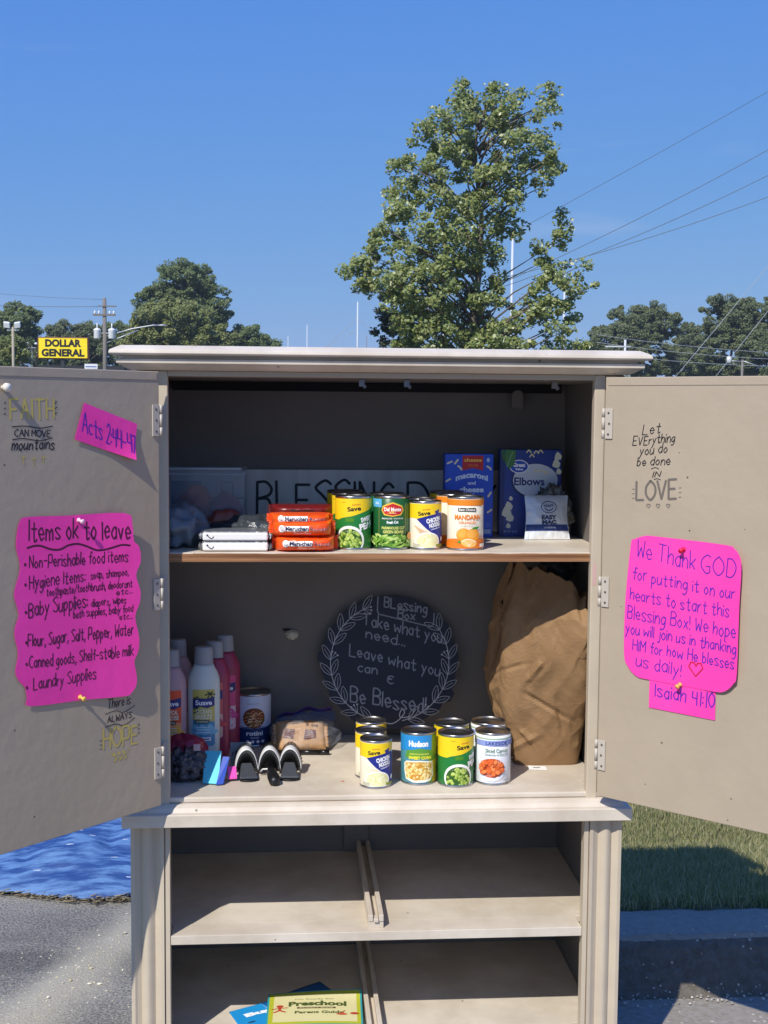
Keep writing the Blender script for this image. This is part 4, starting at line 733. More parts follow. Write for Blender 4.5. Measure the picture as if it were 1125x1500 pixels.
for (nm, lb, x, y, z, rz, r, h, lab, ds, gr) in [
    ('food_can', 'green and yellow peas can at front beside the orange noodle packs', .3733, .094, UZ, .10, B, .111, '#1c7a34', d_peas, GU),
    ('food_can', 'yellow can directly behind the front peas can, upper shelf', .3693, .174, UZ, -.35, B, .111, '#1c7a34', d_peas, GU),
    ('food_can', 'rearmost yellow can behind the upper peas can', .3612, .254, UZ, .45, B, .111, '#1c7a34', d_peas, GU),
    ('food_can', 'dark green cut beans can with red oval logo', .4526, .094, UZ, 0, B, .111, '#1b5a2e', d_beans, GU),
    ('food_can', 'can hidden behind the green beans can', .4502, .174, UZ, .5, B, .111, '#1b5a2e', d_beans, GU),
    ('soup_can', 'small chicken noodle can between green beans and mandarin cans', .5238, .089, UZ, .05, Sm, .101, '#f2ead2', d_noodle, GU),
    ('soup_can', 'can behind the small upper chicken noodle can', .5229, .162, UZ, .25, Sm, .101, '#f2ead2', d_noodle, GU),
    ('fruit_can', 'cream mandarin oranges can standing at front right', .6066, .080, UZ, .02, B, .111, '#f3ead2', d_mand, GU),
    ('fruit_can', 'orange and cream can half hidden left behind the mandarin can', .5934, .160, UZ, .25, B, .111, '#f3ead2', d_mand, GU),
    ('food_can', 'yellow can farthest back behind the mandarin oranges', .5871, .240, UZ, .2, B, .111, '#d9bf28', d_peas, GU),
    ('soup_can', 'front small chicken noodle can on the cabinet floor', .4228, .073, LZ, .05, Sm, .101, '#f2ead2', d_noodle, GLo),
    ('soup_can', 'middle can of the three in the lower chicken noodle row', .4166, .143, LZ, .05, Sm, .101, '#f2ead2', d_noodle, GLo),
    ('soup_can', 'rear can of the three in the lower chicken noodle row', .4229, .228, LZ, .0, Sm, .101, '#f2ead2', d_noodle, GLo),
    ('food_can', 'sweet corn can with blue top, standing alone in its row', .5155, .098, LZ, .0, B, .111, '#4f8f9a', d_corn, GLo),
    ('food_can', 'front peas can between corn and carrots on cabinet floor', .5927, .079, LZ, .42, B, .111, '#1c7a34', d_peas, GLo),
    ('food_can', 'yellow can behind the lower front peas can', .5938, .161, LZ, .3, B, .111, '#1c7a34', d_peas, GLo),
    ('food_can', 'front white sliced carrots can at the right end', .674, .090, LZ, .05, B, .111, '#eceef2', d_carrot, GLo),
    ('food_can', 'white can behind the sliced carrots can', .6759, .172, LZ, .1, B, .111, '#eceef2', d_carrot, GLo),
    ('soup_can', 'tall rotini soup can, white over dark blue, by the pump bottles', .156, .425, LZ, .05, .0425, .124, '#d4d8e6', d_rotini, GLo)]:
    tin(nm, lb, x, y, z, rz, r, h, lab, ds, gr)

# ------------------------------------------------------------------ pillow packs
def pillow(name, label, cat, c, a, cz, D, m, design=None, rz=0, group=None, crimp=.008, cm=None, seed=0, sag=.06, nz=.0015, parts=True, tilt=0):
    """soft pack: half width a, half height cz, half depth D; front face printed"""
    t = thing(name, label, cat, c, rz, group); t.rotation_euler = (tilt, 0, rz)
    def dep(u, v): u = max(-1, min(1, u / a)); v = max(-1, min(1, v / cz)); return D * (1 - abs(u) ** 5) ** .45 * (1 - abs(v) ** 3.2) ** .42
    def P(u, v, sgn, h=0):
        n = nz * noise.fractal((u * 60 + seed, v * 60, sgn * 3), 1, 2, 4) * (1 - abs(v / cz) ** 4); return (u, sgn * (dep(u, v) + h + n), v - sag * cz * (1 - (u / a) ** 2) * 0 + .0)
    b = MB()
    for sg in (-1, 1): b.grid(lambda p, q: P((p * 2 - 1) * a, (math.sin((q * 2 - 1) * math.pi / 2)) * cz, sg), 28, 16)
    b.build('wrapper', m, t, rel=False)
    for s in (-1, 1):
        b = MB(); b.grid(lambda p, q: (s * (a - .001 + p * crimp * (1 + .15 * math.sin(q * 40))), .0015 * math.sin(q * 50) + .002 * noise.noise((q * 4, s, seed)), (q * 2 - 1) * cz * .82), 3, 36); b.build('crimp', cm or m, t, rel=False, solid=.0006)
    if design: k = Ink(lambda u, v, h: P(u, v, -1, h), cell=.005, base=.0006, step=.0004); design(k); k.build('print', t, rel=False)
    return t
RAM = mat('orange_film', '#ff6420', .28, bump=(70, .7, .003), vary=(30, '#f24e16', .2)); RAMD = mat('red_film', '#6e1a1c', .3, bump=(70, .5, .002))
def d_ram(k):
    k.ell(-.040, .001, .0065, .0072, '#f3efe9', 16); k.ell(-.040, .0005, .0045, .005, '#d8d2d0', 12); k.line([(-.043, -.0005), (-.040, -.0025), (-.037, -.0005)], .0008, '#3a3a4a', True)
    k.rect(-.034, -.0035, .014, .0065, '#f6f2ee'); k.type('Maruchan', -.0095, .0015, .046, .0085, '#1c1c46', .035); k.type('Ramen', .034, .0008, .034, .0075, '#f8e7da', .02); k.type('Ramen', .0342, .001, .034, .0075, '#2a2044', .0)
    k.type('Chicken flavor', .002, -.0075, .036, .0042, '#fbe2c8', .02)
for i, (x, y, z, m, lb, rz) in enumerate([(.272, .062, UZ + .0165, RAM, 'bottom orange instant noodle pack of the stack', .02), (.266, .060, UZ + .047, RAM, 'second orange noodle pack up, resting on the bottom one', -.02), (.262, .075, UZ + .0655, RAM, 'top orange noodle pack of the stack, mostly slumped flat', .03)]):
    pillow('noodle_pack', lb, 'noodle pack', (x, y, z), .061, .0165 if i < 2 else .010, .052, m, d_ram, rz, 'orange noodle packs', seed=i, nz=.0035)
pillow('noodle_pack', 'dark red noodle pack lying behind the orange stack', 'noodle pack', (.268, .20, UZ + .072), .066, .012, .045, RAMD, lambda k: k.type('Maruchan', 0, .001, .05, .007, '#1a1216', .03), 0, seed=9)
pillow('noodle_pack', 'shaded red noodle pack under the dark red one', 'noodle pack', (.268, .20, UZ + .030), .064, .029, .045, RAMD, None, 0, seed=12)
WP_ = mat('white_film', '#e9e6e2', .3, bump=(60, .3, .001)); SIL = mat('silver_film', '#a9adb2', .3, .7, bump=(90, .8, .003))
for i, (z, lb) in enumerate([(UZ + .0098, 'lower white carton-shaped pack with silver crimped ends'), (UZ + .0300, 'upper white pack of the two, under the dark bag')]):
    t = thing('white_pack', lb, 'pack', (.131, .0725 + .003 * i, z), .0, 'white packs on the upper shelf')
    b = MB(); b.box(-.066, .066, -.045, .045, -.0085, .0085); b.build('carton', WP_, t, .004, 3, rel=False)
    b = MB(); b.box(-.0655, .0655, -.043, .044, .0087, .0098); b.build('top_film', SIL, t, .0005, rel=False)
    for s in (-1, 1): b = MB(); b.grid(lambda p, q: (s * (.066 + p * .008), -.04 + .085 * q + .002 * math.sin(q * 60), .006 * math.sin(p * 9 + q * 20) + .004 * noise.noise((q * 20, p, i))), 5, 30); b.build('crimp', SIL, t, rel=False, solid=.0005)
    b = Ink(lambda u, v, h: (u, -.0452 - h, v), base=.0001); b.line([(-.055, .001), (-.048, -.004), (-.043, 0)], .0018, '#2a2a2e', True); b.ell(-.056, .003, .002, .002, '#3a3a3e'); b.build('print', t, rel=False)
# dark plastic bag lying on packs
def blob(name, label, cat, c, rx, ry, rz_, m, nz=.2, fr=14, seed=0, flatb=True, mats=None, part='film', n=48, group=None, parent=None):
    b = MB()
    def f(u, v):
        th = u * 2 * math.pi; ph = (v - .5) * math.pi; d = Vector((math.cos(th) * math.cos(ph), math.sin(th) * math.cos(ph), math.sin(ph)))
        k = 1 + nz * (1 - 2 * abs(noise.noise(Vector((d.x * rx, d.y * ry, d.z * rz_)) * fr / .05 * .05 + Vector((seed, 0, 0))))) - nz * .5 + nz * .4 * noise.noise(d * 5 + Vector((seed, 1, 0)))
        p = Vector((d.x * rx, d.y * ry, d.z * rz_)) * k
        if flatb: p.z = max(p.z, -rz_ * .72)
        return (c[0] + p.x, c[1] + p.y, c[2] + p.z + (rz_ * .72 if flatb else 0))
    b.grid(f, n, n // 2, closed=True)
    if parent is not None: return b.build(part, m, parent)
    t = thing(name, label, cat, c, group=group); b.build(part, m, t); return t
FILMG = mat('grey_film', '#3a3f45', .25, bump=(50, .9, .006)); BLUEF = mat('pale_blue_film', '#a3abb3', .3, bump=(40, 1, .008), vary=(12, '#77828f', .2), alpha=.7); REDF = mat('red_orange_film', '#a5402f', .4, bump=(50, .6, .004), vary=(16, '#d48a5a', .2)); MAG = mat('magenta_film', '#8a2a55', .4, bump=(60, .6, .004))
blob('plastic_bag', 'dark grey plastic bag lying behind the white packs', 'bag', (.175, .20, UZ), .105, .075, .034, FILMG, .25, 30, 3)
blob('plastic_bag', 'pale blue plastic bag by the left wall of upper shelf', 'bag', (.005, .16, UZ), .062, .09, .050, BLUEF, .3, 34, 5)
CLEAR = mat('clear_plastic', '#a9b8c8', .12, alpha=.20, spec=.8); CLEARR = mat('clear_rim', '#b9c8d6', .2, alpha=.6)
t = thing('storage_bin', 'clear plastic storage bin in left back of the upper shelf', 'bin', (.055, .345, UZ))
b = MB(); x0, x1, y0, y1, z0, z1 = -.04, .142, .255, .455, UZ + .002, UZ + .152
b.box(x0, x1, y0, y0 + .002, z0, z1); b.box(x0, x1, y1 - .002, y1, z0, z1); b.box(x0, x0 + .002, y0 + .0021, y1 - .0021, z0, z1); b.box(x1 - .002, x1, y0 + .0021, y1 - .0021, z0, z1); b.box(x0 + .0021, x1 - .0021, y0 + .0021, y1 - .0021, z0, z0 + .002); b.build('bin_body', CLEAR, t)
b = MB(); b.box(x0 - .004, x1 - .006, y0 - .006, y0 - .001, z1 + .002, z1 + .007); b.build('lid_rim', CLEARR, t, .001); b = MB(); b.box(x0 - .004, x1 + .004, y0 - .004, y0 - .0005, z1 - .009, z1 - .006); b.build('rim', CLEARR, t, .001)
blob('snack_bag', 'orange and dark red snack bag slumped inside the clear bin', 'bag', (.03, .34, UZ + .003), .042, .05, .062, REDF, .25, 30, 7); blob('snack_bag', 'pink and orange wrapped bag inside the bin near its right wall', 'bag', (.098, .34, UZ + .003), .038, .05, .054, MAG, .25, 30, 8, )
blob('snack_bag', 'small orange pouch in front of the clear bin', 'bag', (.10, .235, UZ + .02), .045, .018, .028, mat('orange_pouch', '#a85a38', .4, vary=(20, '#7a2438', .2)), .2, 30, 9)
# board with marker lettering leaning on the back wall
t = thing('wooden_sign', 'grey weathered board hand-lettered BLESSING DAY leaning at the back', 'sign', (.37, .47, UZ))
b = MB(); b.box(-.038, .772, .468, .480, UZ, UZ + .145); b.build('board', mat('grey_board', '#e9e7e2', .75, bump=(20, .5, .002), vary=(16, '#c2bfb8', .2), stretch=(1, 1, .15)), t, .002)
k = Ink(lambda u, v, h: (u, .4678 - h, v)); MK = mat('marker', '#14161f', .5)
k.write('BLESSING', (.165, UZ + .035), (.488, UZ + .035), .080, .0066, MK, .0, .02); k.write('DAY', (.522, UZ + .035), (.735, UZ + .035), .080, .0066, MK, .0, .02)
k.line([(.058, UZ + .05), (.058, UZ + .078), (.082, UZ + .078), (.082, UZ + .115), (.108, UZ + .115), (.108, UZ + .078), (.134, UZ + .078), (.134, UZ + .05), (.108, UZ + .05), (.108, UZ + .012), (.082, UZ + .012), (.082, UZ + .05), (.058, UZ + .05)], .004, MK); k.rect(-.036, UZ + .05, .035, UZ + .118, '#243a78'); k.build('lettering', t)

# ------------------------------------------------------------------ food boxes and pouches
t = thing('pasta_box', 'blue macaroni and cheese box with a red banner', 'box', (.647, .335, UZ), .02)
b = MB(); b.box(-.0555, .0555, -.018, .018, 0, .190); b.build('carton', mat('box_blue', '#1038c0', .4, vary=(3, '#0f5fe0', .2)), t, .0015, rel=False)
k = Ink(lambda u, v, h: (u, -.018 - h, v), step=.00003); k.poly([(-.016, .186), (.032, .186), (.032, .152), (.008, .158), (-.016, .152)], '#b8202a'); k.type('cheese', .008, .176, .040, .008, '#f6c84a', .03); k.type('CLUB', .008, .164, .022, .005, '#e07a30', .02)
k.type('macaroni', .006, .134, .074, .013, '#cfe2ff', .045, 0, .008); k.type('and', .006, .124, .018, .008, '#cfe2ff', .035); k.type('cheese', .006, .109, .056, .013, '#cfe2ff', .045); k.rect(0, .0985, .013, .0997, '#cfe2ff'); k.ell(.043, .176, .0035, .005, '#b9cdf8', 12)
for (x, y, a) in ((-.045, .170, .4), (-.030, .172, .9), (-.022, .158, -.8), (.045, .158, -.7), (-.048, .13, .5), (.047, .098, 1.0), (-.05, .09, 1.2), (.048, .06, .6)): k.line([(x - .006 * math.cos(a), y - .006 * math.sin(a)), (x + .001, y + .001), (x + .006 * math.cos(a), y + .006 * math.sin(a))], .0042, '#e6dcc0', True)
k.rect(.035, .008, .051, .018, '#9fb4e8'); k.ell(.043, .028, .006, .006, '#3f66d8', 14); k.build('print', t, rel=False)
t = thing('pasta_box', 'dark blue elbows pasta box with white oval, right back corner', 'box', (.792, .355, UZ), -.03)
b = MB(); b.box(-.0705, .0705, -.022, .022, 0, .200); b.build('carton', mat('box_navy', '#1b3f9e', .4, vary=(5, '#16327e', .2)), t, .0015, rel=False)
k = Ink(lambda u, v, h: (u, -.022 - h, v), step=.00003); k.rect(-.0700, .0, -.060, .2, '#122a70'); k.ell(.010, .128, .055, .041, '#142a66', 30); k.ell(.011, .1295, .0515, .038, '#c9d3e2', 30); k.ell(-.027, .161, .022, .0155, '#eef2fa', 24); k.ell(-.027, .161, .020, .0135, '#1b4fc0', 24); k.type('Great', -.027, .1645, .028, .009, '#ffffff', .045); k.type('Value', -.027, .155, .018, .005, '#ffffff', .04)
k.type('Elbows', -.003, .127, .070, .0185, '#1a2f74', .028)
for (x, y) in ((.012, .151), (.026, .152), (.036, .147), (-.005, .196), (.012, .194), (.022, .196), (.002, .186)): k.line([(x - .005, y - .003), (x, y + .003), (x + .005, y - .003)], .0028, '#e2d9a8', True)
k.poly([(-.058, .2), (-.06, .17), (-.05, .155), (-.038, .165), (-.034, .198)], '#3f7a46'); k.line([(-.055, .16), (-.042, .195)], .001, '#9fc49a'); k.poly([(-.068, .198), (-.066, .176), (-.058, .172), (-.06, .198)], '#2f6238')
for (x, y, r_) in ((.062, .185, .009), (.058, .168, .010), (.064, .150, .007), (-.050, .070, .010), (-.055, .056, .012), (-.047, .044, .010), (-.045, .088, .005), (-.05, .025, .006)): k.poly([(x + r_ * q * math.cos(a_), y + r_ * q * math.sin(a_) * 1.2) for a_, q in ((0, 1), (.9, .8), (1.8, 1), (2.6, .75), (3.6, 1), (4.6, .8), (5.5, 1))], '#d9dccb')
k.type('NET WT 16 OZ', -.045, .012, .032, .005, '#a9b8e0', .02); k.build('print', t, rel=False)
# silver pouch with easy mac print
t = thing('snack_pouch', 'white and blue EASY MAC pouch leaning against the pasta box', 'pouch', (.818, .263, UZ), .03); t.rotation_euler = (rad(-10), 0, .05)
def pf(u, v, sg, h=0):
    U = (u / .050); V = v / .100; d = .008 * (1 - abs(U) ** 3) * math.sin(math.pi * min(1, max(0, V))) ** .6 + .0012 * noise.noise((u * 90, v * 90, sg)); w = .050 - .004 * math.sin(V * 3.1) + .003 * (1 - V); return (U * w, sg * (d + h), v)
b = MB()
for sg in (-1, 1): b.grid(lambda p, q: pf((p * 2 - 1) * .05, q * .1, sg), 22, 26)
b.build('foil', mat('pale_foil', '#c6cfdd', .32, .25, bump=(60, .6, .003)), t, rel=False)
k = Ink(lambda u, v, h: pf(u, v, -1, h), cell=.006, base=.0006, step=.0001); k.rect(-.049, .020, .049, .034, '#1b3578'); k.type('ORIGINAL', .006, .027, .028, .004, '#b9c6e6', .02); k.rect(-.049, .001, .049, .019, mat('bare_foil', '#e9edf2', .3, .3, bump=(80, 1, .004)))
k.type('EASY', .004, .050, .036, .010, '#16265c', .05); k.type('MAC', .004, .039, .034, .0095, '#16265c', .055)
k.line([(.004 + .018 * math.cos(a_ / 3.5), .073 + .013 * math.sin(a_ / 3.5)) for a_ in range(23)], .0016, '#1b3578'); k.type('KRAFT', .004, .076, .024, .006, '#1b3578', .03); k.line([(-.006, .070), (.004, .065), (.014, .070)], .0022, '#1b3578', True); k.build('print', t, rel=False)
blob('clear_bag', 'crumpled clear bag with beige bits behind the silver pouch', 'bag', (.835, .305, UZ), .045, .028, .066, mat('crumpled_clear', '#8c8f92', .15, bump=(60, 1, .008), vary=(40, '#4a463e', .15), alpha=.75), .35, 60, 13)

# ------------------------------------------------------------------ bottles
def bottle(x, y, rz, body, lab, label, txt, sc=1.0):
    t = thing('shampoo_bottle', label, 'bottle', (x, y, LZ), rz, 'shampoo bottles'); pr = [(0, .002), (.028, 0), (.0330, .003), (.0345, .012), (.0350, .05), (.0355, .10), (.0358, .155), (.0355, .185), (.0340, .197), (.0300, .208), (.0245, .218), (.0212, .226)]
    b = MB(); b.lathe([(r * sc, z * sc) for r, z in pr] + [(.018 * sc, .2262 * sc)], (0, 0, 0), 40, sy=.62); b.build('bottle_body', body, t, rel=False)
    b = MB(); b.lathe([(.0212 * sc, .2265 * sc), (.0208 * sc, .235 * sc), (.0200 * sc, .256 * sc), (.0195 * sc, .2615 * sc), (.018 * sc, .264 * sc), (0, .2642 * sc)], (0, 0, 0), 36, sy=.72); b.build('cap', mat('cap_shaded', '#9a9fa8', .35), t, rel=False)  # white cap greyed down, the shelf's deep shade is in its colour
    def f(u, v, h): a = .0354 * sc; q = max(0, 1 - (u / a) ** 2) ** .5; return (u, -(.62 * a * q + h + .0004), v)
    k = Ink(f, cell=.006, step=.00004); k.poly([(-.024, .05), (-.02, .046), (.02, .046), (.024, .05), (.024, .172), (-.024, .172)], lab[0]); k.poly([(-.024, .05), (-.02, .046), (.02, .046), (.024, .05), (.024, .10), (-.024, .105)], lab[1])
    for i in range(9): x_ = -.022 + .0055 * i; k.ell(x_, .082 + .006 * math.sin(i * 2.1), .005, .010, lab[2], 10, i)
    if lab[3]:
        for q in range(6): k.line([(.014, .163), (.014 + .011 * math.cos(q * 1.05), .160 + .008 * math.sin(q * 1.05))], .0026, '#1c2a1e')
        for q in range(5): k.line([(-.022, .12 + q * .008), (-.012, .124 + q * .008)], .003, '#3a5a2a')
    k.poly([(-.0235, .150), (-.010, .1535), (.005, .152), (.0235, .156), (.0235, .136), (.008, .131), (-.008, .1345), (-.0235, .130)], '#1d2b78'); k.type('Suave', 0, .1432, .036, .0115, '#f2f4fb', .03)
    
    if txt[0]: k.type(txt[0], 0, .1235, .034, .010, '#f1ecd0', .03); k.type(txt[1], 0, .1115, .037, .010, '#f1ecd0', .03)
    k.rect(-.019, .097, .012, .1045, '#27402f'); k.type('REFRESHING', -.003, .1008, .026, .0035, '#e9ecd2', .02)
    for q in range(3): k.rect(-.016, .088 - q * .006, .014, .0895 - q * .006, '#dfeaf2')
    k.rect(-.017, .058, .016, .066, '#e9eef2'); k.rect(-.013, .0605, .012, .0632, '#5c6c8c'); k.build('label_print', t, rel=False)
GRN = mat('bottle_aqua', '#ced8d6', .35); CRM = mat('bottle_pink', '#b99aa5', .35); CORL = mat('bottle_magenta', '#a33a5c', .35)  # magenta darkened, with the deep shade of the shelf in its colour
bottle(.053, .245, 0.05, GRN, ('#c7bb62', '#4f93b8', '#7fc0d8', True), 'aqua OCEAN BREEZE bottle, foremost in the middle', ('OCEAN', 'BREEZE'))
bottle(.072, .315, -.2, CORL, ('#e06a6a', '#f0c4b8', '#d84a5a', False), 'pink bottle second in line behind the aqua one', ('', ''))
bottle(.092, .390, .1, CORL, ('#d84a8a', '#f0c4d8', '#d84a9a', False), 'magenta bottle last in line behind the aqua one', ('', ''))
bottle(-.019, .235, .05, CRM, ('#e8542e', '#f0a070', '#f5c04a', False), 'pale pink bottle with orange label, foremost at left by the jamb', ('TROPICAL', 'PARADISE'), .985)
bottle(-.012, .335, 0, CRM, ('#e8542e', '#f0b090', '#f5c04a', False), 'pale pink bottle behind the orange labelled one at left', ('', ''))

# ------------------------------------------------------------------ round chalkboard plaque
PC = Vector((.4815, .452, .941)); tl = rad(-6); PU = Vector((0, math.sin(-tl) * 1, math.cos(tl))); PN = Vector((0, -math.cos(tl), math.sin(-tl)))
def pq(u, v, h=0): return PC + Vector((u, 0, 0)) + PU * v + PN * h
t = thing('plaque', 'round black chalkboard plaque with white leaf wreath reading Blessing Box', 'plaque', (.4815, .44, LZ))
pts = []
for i in range(180):
    a = i / 180 * 2 * math.pi; r = .161; s = math.sin(a); r += .0045 * max(0, math.sin(a * 14)) * (1 if abs(math.cos(a)) > .45 else .15) + (.012 if abs(a - 3.05) < .06 or abs(a - 5.75) < .09 else 0); pts.append((r * math.cos(a), r * math.sin(a) * .985))
b = MB(); n = len(pts); b.add([pq(u, v, 0) for u, v in pts] + [pq(u, v, -.006) for u, v in pts], [tuple(range(n)), tuple(range(2 * n - 1, n - 1, -1))] + [(i, n + i, n + (i + 1) % n, (i + 1) % n) for i in range(n)]); b.build('board', mat('chalkboard', '#141a2c', .55, vary=(20, '#1a2136', .3)), t)
CH = mat('chalk', '#8e93a2', .8); WH = mat('wreath_white', '#b9bcc6', .7)
k = Ink(pq, base=.0004); q_ = lambda px, py: ((px - 571.5) * .001626, (974 - py) * .001626)
for t_, x0, y0, x1, y1, h in (('BLessing', 563, 892, 626, 903, 15), ('Box', 583, 908, 608, 912, 13), ('Take what you', 532, 917, 648, 946, 17), ('need...', 536, 937, 593, 951, 15), ('Leave what you', 512, 963, 645, 995, 17), ('can', 524, 987, 552, 991, 14), ('&', 568, 1004, 576, 1005, 11), ('Be Blessed!', 513, 1030, 624, 1049, 22)):
    k.write(t_, q_(x0, y0), q_(x1, y1), h * .001626, .0030 if h < 20 else .0034, CH, .05)
k.line([q_(554, 876), q_(553, 898), q_(555, 903), q_(600, 914), q_(632, 922), q_(636, 918), q_(637, 902)], .0028, CH); k.build('lettering', t)
k = Ink(pq, base=.0004)
for sgn in (-1, 1):
    arc = [(sgn * .142 * math.cos(a_) , .142 * math.sin(a_)) for a_ in [rad(-78 + 11 * i) for i in range(11 if sgn > 0 else 14)]]; k.line(arc, .0018, WH, True)
    for i, a0 in enumerate(range(-72, 34 if sgn > 0 else 66, 15)):
        a_ = rad(a0)
        for side in (-1, 1):
            r0 = .142; cx_, cy_ = sgn * r0 * math.cos(a_), r0 * math.sin(a_); dr = a_ + rad(90) + side * -.55; dx, dy = sgn * math.cos(dr), math.sin(dr); L = .040
            if side < 0 and i % 4 == 1:
                for w in (-.4, 0, .4): ex, ey = cx_ + sgn * math.cos(dr + w) * .02, cy_ + math.sin(dr + w) * .02; k.line([(cx_, cy_), (ex, ey)], .001, WH); k.ell(ex, ey, .0024, .0024, WH, 8)
                continue
            nx, ny = -dy, dx; wv = .0072; k.line([(cx_, cy_), (cx_ + dx * L * .5 + nx * wv, cy_ + dy * L * .5 + ny * wv), (cx_ + dx * L, cy_ + dy * L), (cx_ + dx * L * .5 - nx * wv, cy_ + dy * L * .5 - ny * wv), (cx_, cy_)], .0012, WH, True); k.line([(cx_, cy_), (cx_ + dx * L * .75, cy_ + dy * L * .75)], .0009, WH)
k.line([(-.03, -.135), (0, -.146), (.02, -.138), (.035, -.12), (.028, -.112), (.024, -.13), (.05, -.128), (.06, -.11)], .0022, WH, True); k.build('wreath', t)

# ------------------------------------------------------------------ paper bag
KR = mat('kraft_paper', '#967551', .75, bump=(60, .3, .002), vary=(9, '#866743', .2))
t = thing('paper_bag', 'tall crumpled brown paper bag standing at the right side', 'bag', (.80, .28, LZ))
BH = .435
_pe = [(math.copysign(abs(math.cos(q)) ** .24, math.cos(q)), math.copysign(abs(math.sin(q)) ** .24, math.sin(q))) for q in [k * 2 * math.pi / 4000 for k in range(4001)]]
_pl = np.concatenate([[0], np.cumsum([math.hypot(_pe[k + 1][0] - _pe[k][0], _pe[k + 1][1] - _pe[k][1]) for k in range(4000)])]); _pl /= _pl[-1]
_px = [p[0] for p in _pe]; _py = [p[1] for p in _pe]
_rc = random.Random(5); CREASE = []
for q in range(46):
    s0 = _rc.uniform(0, 1); z0 = _rc.uniform(.02, .42); an = _rc.choice([1.57, 1.45, 1.2, 1.9, .6, 2.4]) + _rc.gauss(0, .2); ln = _rc.uniform(.04, .20) * (1.3 if abs(an - 1.5) < .4 else .7)
    CREASE.append((s0, z0, math.cos(an) * ln, math.sin(an) * ln, _rc.uniform(.007, .018), _rc.choice([-1, 1]) * _rc.uniform(.003, .0075)))
def crease(u, z):
    d = 0; L = .66
    for s0, z0, dx, dz, w, A_ in CREASE:
        px = ((u - s0 + .5) % 1 - .5) * L; pz = z - z0; t_ = max(0, min(1, (px * dx + pz * dz) / (dx * dx + dz * dz))); r = math.hypot(px - dx * t_, pz - dz * t_)
        if r < w: d += A_ * (1 - r / w) * min(1, 4 * t_ + .2) * min(1, 4 * (1 - t_) + .2)
    return d
def bag(u, v):
    cx_ = float(np.interp(u % 1, _pl, _px)); sy_ = float(np.interp(u % 1, _pl, _py)); th = math.atan2(sy_, cx_); z = v * BH
    wx = .071 + .024 * math.sin(min(1, v * 1.6) * math.pi * .75) - .02 * max(0, v - .75) / .25 ; wy = .085 + .03 * math.sin(v * 2.6) - .05 * max(0, v - .78) / .22
    cX = .812 - .022 * math.sin(v * math.pi * .9) + .004; cY = .285 - .055 * v; x = cX + wx * cx_; y = cY + wy * sy_ + (cx_ * -.062) * min(1, v * 1.4) * (1 if sy_ < 0 else .3)
    a = noise.noise((x * 16, y * 16, z * 7)); w1 = abs(noise.noise((x * 24 + z * 12, y * 20, z * 9 + 3))); w2 = abs(noise.noise((x * 40 - z * 30, y * 40, z * 22)))
    hsh = math.sin(int(u * 1000 + .5) * 12.9898 + int(v * 1000 + .5) * 78.233) * 43758.5; hsh -= math.floor(hsh)
    f1 = abs(noise.noise((x * 11 + z * 5, y * 11, z * 3.2))); f2 = abs(noise.noise((x * 24 - z * 12, y * 24, z * 7 + 7))); f3 = abs(noise.noise((x * 44 + z * 22, y * 44, z * 18 + 3)))
    dsp = .010 * a + .010 * (.2 - f1) + .006 * (.2 - f2) + .003 * (.2 - f3) + .0005 * (hsh - .5) + crease(u, z); n2 = Vector((cx_, sy_, 0)).normalized(); topz = .022 * noise.noise((th * 1.3, 0, 2)) + .020 * noise.noise((th * 5, 0, 8)) * (v > .6) - .05 * max(0, cx_) * (v > .8) * (v - .8) * 5 + .012 * max(0, -cx_) * v
    return (min(.8985, x + n2.x * dsp * min(1, v * 8)), min(.47, y + n2.y * dsp * min(1, v * 8)), LZ + z + topz * v * v)
b = MB(); b.grid(bag, 170, 130, closed=True, smooth=False); b.f = [q for f in b.f for q in ((f[0], f[1], f[2]), (f[0], f[2], f[3]))]; b.m = [0] * len(b.f); b.sm = [False] * len(b.f); b.build('paper', KR, t, solid=.0006)
b = MB(); b.grid(lambda u, v: ((lambda p, q: tuple(Vector(p).lerp(Vector(q), v * .8)))(bag(u, .93), (.80, .25, LZ + BH * .86))), 60, 6, closed=True); b.build('folded_mouth', KR, t)
blob('plastic_bag', 'dark translucent plastic bag stuffed behind the paper bag top', 'bag', (.855, .33, LZ + .40), .038, .05, .035, FILMG, .3, 40, 21)
b = MB(); b.add([(.768, .166, LZ + .001), (.806, .160, LZ + .001), (.808, .188, LZ + .001), (.770, .194, LZ + .002)], [(0, 1, 2, 3)]); o = b.build('paper_scrap', mat('white_paper', '#eceae6', .7), solid=.0006); tag(o, 'small white paper scrap on the floor below the brown bag', 'paper scrap')
k = Ink(lambda u, v, h: (.788 + u, .177 + v, LZ + .0022 + h)); k.rect(-.010, -.002, .006, .001, '#55585c'); k.build('print', o, rel=False)
b = MB(); b.lathe([(0, 0), (.003, .0005), (.0025, .001), (0, .0013)], (.3544, .0965, LZ), 9, sy=.6); tag(b.build('red_fleck', mat('red_fleck', '#c4232f', .5)), 'tiny red fleck on the cabinet floor left of the cans', 'fleck')
b = MB(); b.grid(lambda u, v: (.2475 + .0165 * math.cos(u * 6.28) * math.sin(v * 1.57) * (1 + .25 * noise.noise((u * 9, v * 5, 1))), .488 - .014 * math.cos(v * 1.57), 1.0065 + (.0145 * math.sin(u * 6.28) * math.sin(v * 1.57)) * (1 + .3 * noise.noise((u * 11, v * 3, 4))) * (.55 if math.sin(u * 6.28) > 0 else 1.1)), 36, 8)
tag(b.build('foam_lump', mat('cream_foam', '#c9c6b4', .9, bump=(120, 1, .006))), 'cream lump of foam poking through a slit in back wall', 'foam lump')
b = MB(); b.box(.226, .243, .4862, .4888, 1.0135, 1.0175); b.build('slit', mat('black_slit', '#060606', .9), A)

